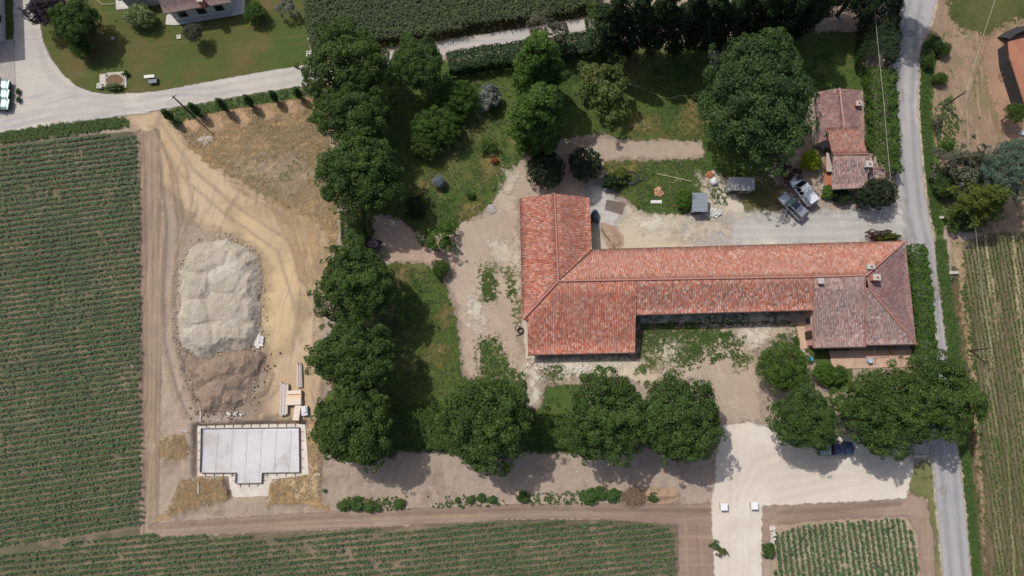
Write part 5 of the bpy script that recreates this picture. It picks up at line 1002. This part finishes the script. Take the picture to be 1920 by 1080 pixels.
# ---- timber and materials
M_plank = plain('grey planks', (204, 192, 186), .8, scale=5, var=.2); M_yel = plain('fresh boards', (232, 206, 160), .7, var=.1); M_board = plain('pale boards', (232, 214, 196), .7, var=.1); M_wrap = plain('white foil', (220, 222, 226), .5, var=.2); M_wood = plain('brown wood', (138, 108, 84), .8, var=.3, scale=6); M_rust = plain('rusty steel', (142, 92, 72), .8, var=.3, scale=6)
def pieces(name, px, py, label, cat, part, mat, lst, base=0.0, group=None, rz=0):
    """lst of (dx,dy px, length m, width m, thickness, z, angle)"""
    c = at(px, py); z = ghs(c.x, c.y) + base; t = thing(name, (c.x, c.y, z), label, cat, group, rz); k = mpp(px, py)
    for (dx, dy, L, W_, h, zz, a) in lst: MB().box((dx * k, -dy * k, zz + h / 2), (W_, L, h), rz=a).build(part, mat, t)
    return t
pieces('plank_stack', 533, 748, 'long stack of grey planks standing in line with the slab', 'planks', 'plank', M_plank, [(-4.5 + i * 3.0, (i % 2) * 2, 4.5 - .1 * i, .22, .5 - .05 * (i % 2), 0, .02) for i in range(5)])
pieces('board_stack', 554, 736, 'pale board package at the upper end of the three short stacks', 'boards', 'board', M_board, [(0, 0, .55, 2.0, .6, 0, .03)] + [(0, 0, .5, 1.9, .06, .62, .03)])
pieces('board_stack', 554, 743.5, 'yellowish board package in the middle of the three short stacks', 'boards', 'board', M_yel, [(0, 0, .5, 2.0, .5, 0, .05)] + [(0, 0, .42, 1.9, .05, .52, .05)])
pieces('board_stack', 554, 753, 'wide pale board package at the lower end of the three short stacks', 'boards', 'board', M_board, [(0, 0, .95, 2.0, .65, 0, .05)] + [(0, 0, .9, 1.9, .05, .67, .05)])
pieces('board_stack', 559, 774, 'tilted pale board package next to the foil wrapped one', 'boards', 'board', M_board, [(0, 0, 2.1, .9, .5, 0, -.12), (2, 1, 1.9, .5, .06, .52, -.12)])
t = pieces('wrapped_package', 573, 770, 'package wrapped in white foil beside the tilted boards', 'package', 'wrapping', M_wrap, [(0, 0, 1.3, .8, .6, 0, .1)])
MB().box((0.02, .1, .68), (.55, .9, .14), rz=.25, taper=.8).build('top_fold', M_wrap, t)
t = pieces('pole_bundle', 562, 706, 'bundle of thin grey scaffold boards north of the short stacks', 'boards', 'scaffold_board', M_plank, [(-3.5 + i * 2.0, -3 + 4 * (i % 3) * .5, 3.4 - .2 * (i % 3), .13, .3 + .1 * (i % 2), 0, .04 + .01 * i) for i in range(5)])
def rod(name, a, b, r, mat, label, cat, z=.08, part='shaft', n=6):
    A, B = at(*a), at(*b); c = (A + B) / 2; t = thing(name, (c.x, c.y, ghs(c.x, c.y) + z), label, cat); d = (B - A)
    o = MB().tube([(-d.x / 2, -d.y / 2, 0), (0, 0, .03), (d.x / 2, d.y / 2, 0)], r, n).build(part, mat, t); return t
rod('wooden_beam', (1127, 430), (1153, 467), .11, M_wood, 'brown wooden beam lying at an angle by the barn wall', 'beam', .12)
rod('long_pole', (1231, 326), (1296, 341), .06, plain('bamboo', (206, 200, 168), .7), 'thin pale pole lying on the grass behind the sheds', 'pole')
rod('steel_beam', (1260, 386), (1298, 394), .12, M_rust, 'rusty steel beam leading to the blue grey shed', 'beam', .15)
rod('fallen_branch', (1634, 1054), (1672, 1078), .09, plain('dead wood', (96, 88, 80), .9), 'dark dead branch lying in the small maize plot', 'branch', .2)
pieces('roofing_sheet', 1230, 379, 'white rectangular panel lying on the grass', 'panel', 'sheet', M_stripw, [(0, 0, .5, 1.65, .12, 0, 0), (0, 0, .4, 1.5, .04, .13, .02)])
def scatter(name, px, py, rx, ry, n, s, mat, label, cat, h=.3, seed=1):
    rng = random.Random(seed); c = at(px, py); k = mpp(px, py); m = MB()
    for i in range(n):
        a = rng.random() * 6.28; r = rng.random() ** .6; x, y = math.cos(a) * r * rx * k, math.sin(a) * r * ry * k; z = (1 - r) * h * rng.random()
        R = Euler((rng.uniform(-.5, .5), rng.uniform(-.5, .5), rng.random() * 3)).to_matrix(); m.box((x, y, z + s * .3), (s * rng.uniform(.6, 1.5), s * rng.uniform(.4, .9), s * rng.uniform(.3, .6)), rot=R)
    o = m.build(name, mat); o.location = (c.x, c.y, ghs(c.x, c.y)); return tag(o, label, cat, None, 'stuff')
scatter('brick_rubble', 1235, 360, 9, 9, 70, .26, plain('broken bricks', (206, 158, 128), .9, var=.3, scale=5), 'broken brick rubble on the grass above the white panel', 'rubble', .35, 3)
scatter('stone_rubble', 1338, 400, 13, 8, 40, .4, plain('pale rubble', (214, 214, 214), .9, var=.2), 'pale sheets and scraps dumped in front of the ribbed shed', 'rubble', .3, 4)
scatter('stone_rubble', 1527, 24, 14, 8, 60, .3, plain('garden rubble', (176, 150, 138), .9, var=.3), 'small rubble patch between the poplars and the shaded lawn', 'rubble', .3, 5)
scatter('ash_pile', 922, 392, 8, 9, 60, .22, plain('ash', (196, 190, 192), .9, var=.3), 'pale ash and burnt scraps on the yard earth', 'ash', .15, 6)
scatter('clay_rubble', 1330, 328, 7, 6, 30, .35, plain('terracotta scraps', (196, 124, 92), .9, var=.2), 'orange terracotta scraps behind the white bag', 'rubble', .4, 7)
scatter('white_rubble', 1012, 684, 26, 8, 60, .2, plain('chalky rubble', (228, 220, 204), .9, var=.15), 'chalky stones scattered south of the barn', 'rubble', .1, 8)
scatter('white_rubble', 1085, 690, 30, 9, 90, .24, plain('white stones', (230, 224, 210), .9, var=.15), 'white stones strewn along the barn south wall', 'rubble', .12, 9)
scatter('white_rubble', 1448, 1000, 6, 18, 60, .22, plain('white stones by drive', (226, 218, 208), .9, var=.15), 'white stones at the field corner beside the drive', 'rubble', .12, 10)
scatter('white_rubble', 440, 776, 18, 4, 14, .3, plain('white lumps', (226, 220, 214), .9, var=.15), 'few white lumps at the north edge of the slab pit', 'rubble', .1, 11)
scatter('plaster_spill', 486, 640, 9, 13, 90, .28, plain('white plaster lumps', (236, 232, 230), .9, var=.12), 'white plaster spilled at the corner between gravel and soil heap', 'spill', .12, 12)
def brush(px, py, rx, ry, n, label, seed=1):
    rng = random.Random(seed); c = at(px, py); k = mpp(px, py); m = MB()
    for i in range(n):
        a = rng.random() * 6.28; r = rng.random() ** .6; x, y = math.cos(a) * r * rx * k, math.sin(a) * r * ry * k; z = .1 + (1 - r) * .7 * rng.random(); b = rng.random() * 6.28; L = rng.uniform(.4, 1.1)
        m.tube([(x, y, z), (x + math.cos(b) * L * .5, y + math.sin(b) * L * .5, z + .12), (x + math.cos(b) * L, y + math.sin(b) * L, z + rng.uniform(-.1, .2))], rng.uniform(.015, .045), 4, .01)
    o = m.build('brush_pile', plain('cut twigs', (150, 126, 104), .9, var=.3)); o.location = (c.x, c.y, ghs(c.x, c.y)); return tag(o, label, 'brush pile', None, 'stuff')
brush(1188, 931, 24, 13, 420, 'heap of cut brown twigs between the weed bushes on the bank', 2)
# ---- hoses, grids and small things
M_hose = plain('black hose', (52, 54, 58), .6); M_pale = plain('pale hose', (196, 196, 150), .6)
def coil(px, py, r, turns, mat, label, tail, thick=.05, name='hose_coil'):
    c = at(px, py); t = thing(name, (c.x, c.y, ghs(c.x, c.y)), label, 'hose'); pts = []
    for i in range(turns * 20): a = i / 20 * 6.283; rr = r * (1 + .08 * math.sin(a * .37 + 1)) * (1 - .1 * (i / (turns * 20))); pts.append((math.cos(a) * rr + .06 * math.sin(a * .2), math.sin(a) * rr, thick + (i / 20) * thick * .6))
    k = mpp(px, py); pts += [(dx * k, -dy * k, thick) for dx, dy in tail]
    MB().tube(pts, thick, 6).build('hose', mat, t); return t
coil(1183, 335, 1.0, 4, M_hose, 'big black pipe ring lying on the grass by the clipped bush', [(20, 4), (24, 0), (26, -4)], .08)
t = coil(976, 620, .42, 6, M_hose, 'small coil of black pipe against the barn west wall', [(0, 7), (-9, 10)], .06); MB().tube([(-.1, .5, .06), (-.5, .75, .06), (-.8, .5, .06), (-.75, .1, .06), (-.5, -.1, .06)], .05, 6).build('loop', M_hose, t)
def hose(name, pts, mat, label, r=.03, z=.1):
    W_ = [at(x, y) for x, y in pts]; c = W_[0]; t = thing(name, (c.x, c.y, 0), label, 'hose'); MB().tube([(p.x - c.x, p.y - c.y, ghs(p.x, p.y) + z) for p in W_], r, 6).build('hose', mat, t)
hose('garden_hose', [(1178, 158), (1200, 165), (1225, 176), (1243, 184), (1255, 186), (1272, 181), (1290, 180), (1300, 181)], M_pale, 'pale garden hose snaking over the shaded garden lawn')
hose('garden_hose', [(180, -12), (184, 2), (194, 10), (206, 9), (216, 8)], M_pale, 'pale yellow hose on the lawn beside the purple tree', .04)
hose('garden_hose', [(1253, 342), (1262, 343), (1270, 337), (1276, 343), (1273, 333), (1268, 340)], M_pale, 'tangled pale hose on the grass below the long pole', .03)
def at0(px, py): c = at(px, py); return (c.x, c.y, ghs(c.x, c.y))
# steel grid mat
g4 = [at(*p) for p in [(1137, 375), (1172, 382), (1166, 402), (1134, 393)]]; t = thing('grid_mat', at0(1152, 388), 'flat brown grid mat on the dust beside the barn', 'grid'); o_ = Vector((t.location.x, t.location.y, 0)); m = MB()
for i in range(15): a, b = g4[0].lerp(g4[1], i / 14), g4[3].lerp(g4[2], i / 14); m.tube([a - o_ + Vector((0, 0, .06)), b - o_ + Vector((0, 0, .06))], .035, 4)
for i in range(10): a, b = g4[0].lerp(g4[3], i / 9), g4[1].lerp(g4[2], i / 9); m.tube([a - o_ + Vector((0, 0, .1)), b - o_ + Vector((0, 0, .1))], .035, 4)
m.build('lattice', plain('brown grid', (150, 126, 116), .8), t)
# covered machine by the barn
t = thing('covered_machine', at0(1114, 406), 'machine under a dark blue tarpaulin against the barn east wall', 'machine', None, 0)
import bmesh
bm = bmesh.new(); bmesh.ops.create_icosphere(bm, subdivisions=3, radius=1)
for v in bm.verts: n_ = .12 * math.sin(v.co.x * 7 + v.co.y * 4) + .1 * math.sin(v.co.y * 9); v.co = Vector((v.co.x * .55, v.co.y * .85, max(-.55, v.co.z * .6))) * (1 + n_ * .5); v.co.z += .62
me = bpy.data.meshes.new('tarpaulin'); bm.to_mesh(me); bm.free(); link('tarpaulin', me, plain('blue tarpaulin', (58, 74, 104), .5, var=.25), t)
for s in (-1, 1): MB().tube([(s * .45, -.95, .3), (s * .35, -.95, .3)], .3, 12).build('wheel', M_tyre, t)
MB().tube([(-.2, -.8, .5), (.3, -1.3, .7)], .04, 6).build('handle', M_wood, t)
# gate pillars
for (x, y), lb in zip([(1357, 950), (1414, 948)], ['square white gate pillar on the west side of the pale drive', 'square white gate pillar on the east side of the pale drive']):
    c = at(x, y, .8); t = thing('gate_pillar', (c.x, c.y, ghs(c.x, c.y)), lb, 'pillar', 'white gate pillars on the drive'); MB().box((0, 0, .35), (.78, .78, .9)).build('shaft', M_conc, t); MB().box((0, 0, .87), (.98, .98, .14), taper=.96).build('capstone', plain('white capstone', (242, 242, 246), .6, var=.03), t)
def slab(name, px, py, L, W_, h, rz, mat, label, cat, part='block', part2='edge'):
    t = thing(name, at0(px, py), label, cat, None, rz); MB().box((0, 0, h / 2 - .05), (L, W_, h + .1)).build(part, mat, t); MB().box((0, 0, h + .03), (L + .08, W_ + .08, .06)).build(part2, mat, t); return t
slab('culvert_head', 1785, 512, 1.3, .35, .35, .05, M_conc, 'white concrete culvert head across the field ditch', 'culvert'); slab('culvert_head', 1766, 409, 1.2, .3, .35, 0, M_conc, 'white concrete culvert head below the grey twiggy tree', 'culvert')
slab('culvert_head', 1722, 856, 1.6, .3, .3, 0, M_conc, 'low concrete culvert head at the corner of the pale gravel by the road', 'culvert'); slab('culvert_head', 1802, 691, 1.0, .25, .3, .05, M_shut, 'dark culvert head in the ditch east of the big overhanging tree', 'culvert')
m = MB(); kp = [at(x, y) for x, y in [(1408, 786), (1412, 793), (1420, 797), (1432, 798), (1450, 797)]]; t = thing('kerb_stone', (kp[0].x, kp[0].y, 0), 'curved grey stone kerb at the entrance of the south yard', 'kerb')
m.tube([p - Vector((kp[0].x, kp[0].y, -.1)) for p in kp], .12, 6); m.build('kerb_row', M_conc, t)
for (x, y), lb in zip([(583, 107), (658, 862)], ['small white metal frame standing where the lawn meets the lane', 'small white metal frame under the edge of the corner tree']):
    t = thing('marker_stand', at0(x, y), lb, 'frame'); k = .38
    for sx in (-1, 1):
        for sy in (-1, 1): MB().tube([(sx * k, sy * k, 0), (sx * k, sy * k, .9)], .04, 6).build('post', M_stripw, t)
    for sx in (-1, 0, 1): MB().box((sx * k, 0, .92), (.09, 2 * k, .05)).build('rail', M_stripw, t)
    for sy in (-1, 0, 1): MB().box((0, sy * k, .965), (2 * k, .09, .04)).build('rail', M_stripw, t)
# lawn furniture
t = thing('garden_bench', at0(286, 152), 'white topped bench with a dark blue seat on the mown lawn near the lane', 'bench', None, .1); MB().box((-.1, .35, .75), (1.5, .45, .08)).build('backrest', M_stripw, t); MB().box((.25, -.2, .45), (1.2, .8, .1)).build('seat', plain('blue grey seat', (98, 108, 130), .6), t)
for sx in (-.3, .75):
    for sy in (-.5, .3): MB().tube([(sx, sy, 0), (sx, sy, .45)], .05, 6).build('leg', M_mgrey, t)
FB = thing('flower_bed', at0(212, 152), 'round flower bed inside a square of white stone slabs', 'flower bed'); fk = mpp(212, 152)
m = MB()
for i in range(20): a = i / 20 * 6.283; m.box((.35 + math.cos(a) * 1.35, math.sin(a) * 1.05, .06), (.42, .2, .14), rz=a + 1.57)
MB().prism([(.35 + 1.3 * math.cos(i / 24 * 6.283), 1.0 * math.sin(i / 24 * 6.283)) for i in range(24)], 0, .09).build('soil', plain('bed soil', (124, 98, 78), .95, var=.3), FB)
m.build('border', M_conc, FB)
for i, (x, y, w, h) in enumerate([(-1.45, 0, .9, 2.1), (.35, 1.2, 2.7, .3), (1.85, -.1, .35, 2.0)]): MB().box((x, y, .03), (w, h, .07), rz=.1).build('slab', plain('pale bed slabs %d' % i, (206, 196, 184), .9, var=.3), FB)
t = thing('white_crate', at0(189, 163), 'white slatted crate at the corner of the flower bed', 'crate')
for i in range(4): MB().box((-.3 + .2 * i, 0, .35), (.1, .75, .05)).build('slat', M_stripw, t)
for s in (-1, 1): MB().box((0, s * .36, .2), (.72, .06, .36)).build('side', M_stripw, t)
slab('stone_slab', 336, 70, .6, .6, .05, .1, M_conc, 'single pale slab in the mown lawn by the olive tree', 'slab'); slab('stone_slab', 213, 73, .4, .35, .06, .4, M_conc, 'tiny pale slab in the lawn beside the shadow of the dark garden tree', 'slab')
# cottage terrace things
t = thing('terrace_table', at0(1550, 308), 'long grey slatted table on the cottage terrace', 'table', None, -.05)
for i in range(4): MB().box((-.35 + .23 * i, 0, .8), (.2, 2.9, .05)).build('slat', M_plank, t)
for sy in (-1.2, 1.2):
    for sx in (-.3, .3): MB().box((sx, sy, .39), (.08, .08, .78)).build('leg', M_wood, t)
t = thing('cabinet', at0(1543, 274), 'white cabinet at the upper end of the cottage terrace', 'cabinet'); MB().box((0, 0, .5), (.65, .9, 1.0)).build('body', P_white, t, bevel=.03); MB().box((0, 0, 1.02), (.7, .95, .05)).build('top', P_white, t)
t = thing('green_mat', at0(1558, 311), 'dark green mat on the terracotta terrace', 'mat'); MB().box((0, 0, .06), (.7, .8, .03), rz=.3).build('cloth', plain('green mat', (58, 108, 84), .8), t); MB().box((0, 0, .085), (.5, .6, .02), rz=.3).build('centre', plain('green mat centre', (70, 120, 96), .8), t)
t = thing('planter_box', at0(1549, 288), 'dark plant pot group on the cottage terrace', 'planter'); MB().tube([(0, 0, 0), (0, 0, .4)], .25, 12, .32).build('pot', M_wood, t); o = link('foliage', tree_mesh('shrub', F_dark), None, t); o.scale = (.4, .4, .4); o.location = (0, 0, .6)
# barrels and tanks by the south terrace
def barrel(name, px, py, r, h, mat, label, cat):
    t = thing(name, at0(px, py), label, cat); MB().tube([(0, 0, 0), (0, 0, h * .5), (0, 0, h)], r, 20, r * .96).build('body', mat, t); MB().tube([(0, 0, h), (0, 0, h + .05)], r * 1.04, 20).build('lid', mat, t)
barrel('blue_barrel', 1515, 674, .36, .7, plain('blue plastic', (70, 160, 206), .5), 'bright blue barrel at the corner of the terrace', 'barrel'); barrel('water_tank', 1627, 677, .34, .7, plain('pale blue plastic', (178, 196, 214), .5), 'pale blue round tank on the south terrace', 'tank')
barrel('white_bucket', 1912, 252, .3, .5, P_white, 'white bucket on the red earth under the eastern bush tree', 'bucket'); barrel('white_bucket', 1502, 659, .25, .3, P_white, 'white bucket between the blue barrel and the terrace corner', 'bucket')
t = thing('sand_bag', at0(1337, 342), 'big white builder bag on the pale dust beside the grey shed', 'bag'); bm = bmesh.new(); bmesh.ops.create_icosphere(bm, subdivisions=3, radius=.5)
for v in bm.verts: v.co = Vector((v.co.x * 1.05, v.co.y * 1.25, max(-.4, v.co.z * 1.1))) * (1 + .08 * math.sin(9 * v.co.x + 5 * v.co.y)); v.co.z += .4
me = bpy.data.meshes.new('sack'); bm.to_mesh(me); bm.free(); link('sack', me, M_wrap, t); MB().tube([(0, 0, .9), (.1, .1, 1.0)], .12, 8, .05).build('knot', M_wrap, t)
t = thing('canoe', at0(1670, 658), 'yellow brown cushion shaped cover on the shaded south terrace', 'cover'); MB().box((0, 0, .3), (.55, 1.1, .3), taper=.6).build('cloth', plain('ochre cloth', (190, 150, 84), .8), t); MB().box((0, 0, .08), (.5, 1.0, .14)).build('base', M_wood, t); t.name = 'ochre_cover'
# ---- poles and cables
def pole(bx, by, tx, ty, label, arms=1):
    b = at(bx, by); best = min(((Vector(proj((b.x, b.y, h / 10))) - Vector((tx, ty))).length, h / 10) for h in range(20, 110)); h = best[1]
    t = thing('utility_pole', (b.x, b.y, 0), label, 'pole', 'wooden poles of the overhead line'); MB().tube([(0, 0, -.3), (0, 0, h)], .15, 10, .09).build('shaft', plain('weathered pole', (98, 84, 76), .9, var=.2), t)
    MB().box((0, 0, h - .25), (.9, .1, .1), rz=.9).build('crossarm', M_wood, t)
    for s in (-.35, .35): MB().tube([(s * math.cos(.9), s * math.sin(.9), h - .2), (s * math.cos(.9), s * math.sin(.9), h - .05)], .03, 6).build('insulator', P_white, t)
    return Vector((b.x, b.y, h))
p1 = pole(362, 217, 325, 180, 'dark wooden pole leaning over the gravel lane verge'); p2 = pole(1768, 200, 1812, 171, 'wooden pole on the scrub land east of the road'); p3 = pole(1818, 657, 1858, 652, 'wooden pole at the ditch beside the row crop field')
M_wire = plain('pale wire', (176, 180, 160), .5)
def cable(a, b, label, sag=.5, r=.03):
    t = thing('power_cable', (a.x, a.y, a.z), label, 'cable', 'overhead power cables'); n = 16
    MB().tube([(a.lerp(b, i / n) - a) - Vector((0, 0, sag * 4 * (i / n) * (1 - i / n))) for i in range(n + 1)], r, 5).build('wire', M_wire, t)
cable(p2, at(1880, -40, 6.5), 'overhead cable running north from the scrub land pole', .3); cable(p2, p3, 'overhead cable between the two poles east of the road', .8, .022)
ca, cb, cc = at(1637, -20, 6.5), at(1657, 188, 6), at(1670, 335, 5.5); cable(ca, cb, 'overhead cable above the dark conifer hedge', .1); cable(cb, cc, 'overhead cable above the light green mixed hedge', .1)
# ---- netted enclosure on the red earth
M_net = plain('black shade net', (52, 52, 56), .9, var=.2)
def net(pts, h, lean, label):
    W_ = [at(x, y) for x, y in pts]; c = W_[0]; t = thing('shade_net', (c.x, c.y, 0), label, 'net'); m = MB(); k = 3; vs = []
    n = len(W_)
    for i, p in enumerate(W_):
        d = (W_[min(i + 1, n - 1)] - W_[max(i - 1, 0)]).normalized(); nr = Vector((d.y, -d.x, 0))
        for j in range(k + 1): s = j / k; q_ = p - Vector((c.x, c.y, 0)) + nr * lean * s; vs.append((q_.x, q_.y, .02 + h * math.sin(s * 1.57)))
    fs = [(i * (k + 1) + j, (i + 1) * (k + 1) + j, (i + 1) * (k + 1) + j + 1, i * (k + 1) + j + 1) for i in range(n - 1) for j in range(k)]
    m.add(vs, fs).build('fabric', M_net, t)
    for p in W_[::2]: MB().tube([(p.x - c.x, p.y - c.y, 0), (p.x - c.x, p.y - c.y, h + .1)], .04, 6).build('post', M_mgrey, t)
net([(1960, 44), (1930, 47), (1905, 51), (1884, 60), (1869, 71)], 1.5, -1.3, 'black shade net stretched north of the netted barn')
t = thing('metal_gate', at0(1880, 142), 'thin brown metal gate frame lying open beside the netted barn', 'gate', None, .45)
for (x, y, w, h) in [(0, .45, 1.9, .07), (0, -.45, 1.9, .07), (-.92, 0, .07, .9), (.92, 0, .07, .9)]: MB().box((x, y, .5), (w, h, .07)).build('bar', M_rust, t)
rod('steel_rail', (1884, 114), (1902, 104), .06, M_rust, 'brown rail leaning at the edge of the red earth', 'rail', .4)

def stones(name, poly, n, s0, s1, mat, label, off=.3, spread=.5, seed=1):
    rng = random.Random(seed); G_ = gpoly(poly); c = G_.mean(0); m = MB()
    for i in range(n):
        j = rng.randrange(len(G_)); a, b = G_[j], G_[(j + 1) % len(G_)]; t = rng.random(); p = a + (b - a) * t; d = (p - c); d = d / np.linalg.norm(d); p = p + d * (off + rng.gauss(0, spread)); s = rng.uniform(s0, s1) * rng.random() ** .5
        R_ = Euler((rng.uniform(-.6, .6), rng.uniform(-.6, .6), rng.random() * 3)).to_matrix(); m.box((p[0] - c[0], p[1] - c[1], ghs(p[0], p[1]) + s * .25 + .03), (s, s * rng.uniform(.6, 1), s * .6), rot=R_, taper=.7)
    o = m.build(name, mat); o.location = (c[0], c[1], 0); tag(o, label, 'stones', None, 'stuff')
stones('loose_stones', [(388, 455), (425, 450), (458, 462), (483, 484), (490, 560), (490, 620), (455, 658), (398, 668), (350, 655), (335, 635), (334, 600), (338, 510), (350, 478)], 500, .08, .26, plain('loose gravel', (204, 196, 184), .9, var=.2), 'loose stones rolled from the foot of the gravel heap', seed=3)
stones('loose_clods', [(338, 640), (352, 690), (372, 740), (385, 772), (430, 775), (470, 735), (497, 668)], 380, .08, .34, plain('loose clods', (156, 134, 118), .9, var=.25), 'loose clods fallen around the brown soil heap', off=.2, spread=.9, seed=4)
# netted barn at the east edge
o_ = at(1925, 120, 0); NB = thing('netted_barn', (o_.x, o_.y, 0), 'low barn with a brick red roof and black netted walls beside the red earth', 'barn')
Qn = [at(1890, 78, 2.4), at(1990, 55, 2.4), at(2030, 180, 2.4), at(1920, 196, 2.4), at(1893, 112, 2.4)]
MB().prism([(p.x - o_.x, p.y - o_.y) for p in Qn], 2.3, 2.4).build('roof', ground_mat('brick red roofing', (176, 122, 98), (164, 112, 90), mid=.5, fine=4, fineamt=.12, streak=(186, 136, 112), sdir=RD(70), samt=.5), NB)
walls('wall', [Vector((p.x, p.y, p.z)) for p in Qn], M_net, NB, .06, .12)
cap([Qn[4] + Vector((0, 0, .02)), Qn[3] + Vector((0, 0, .02))], NB, M_gutter, .06, 'roof_edge')
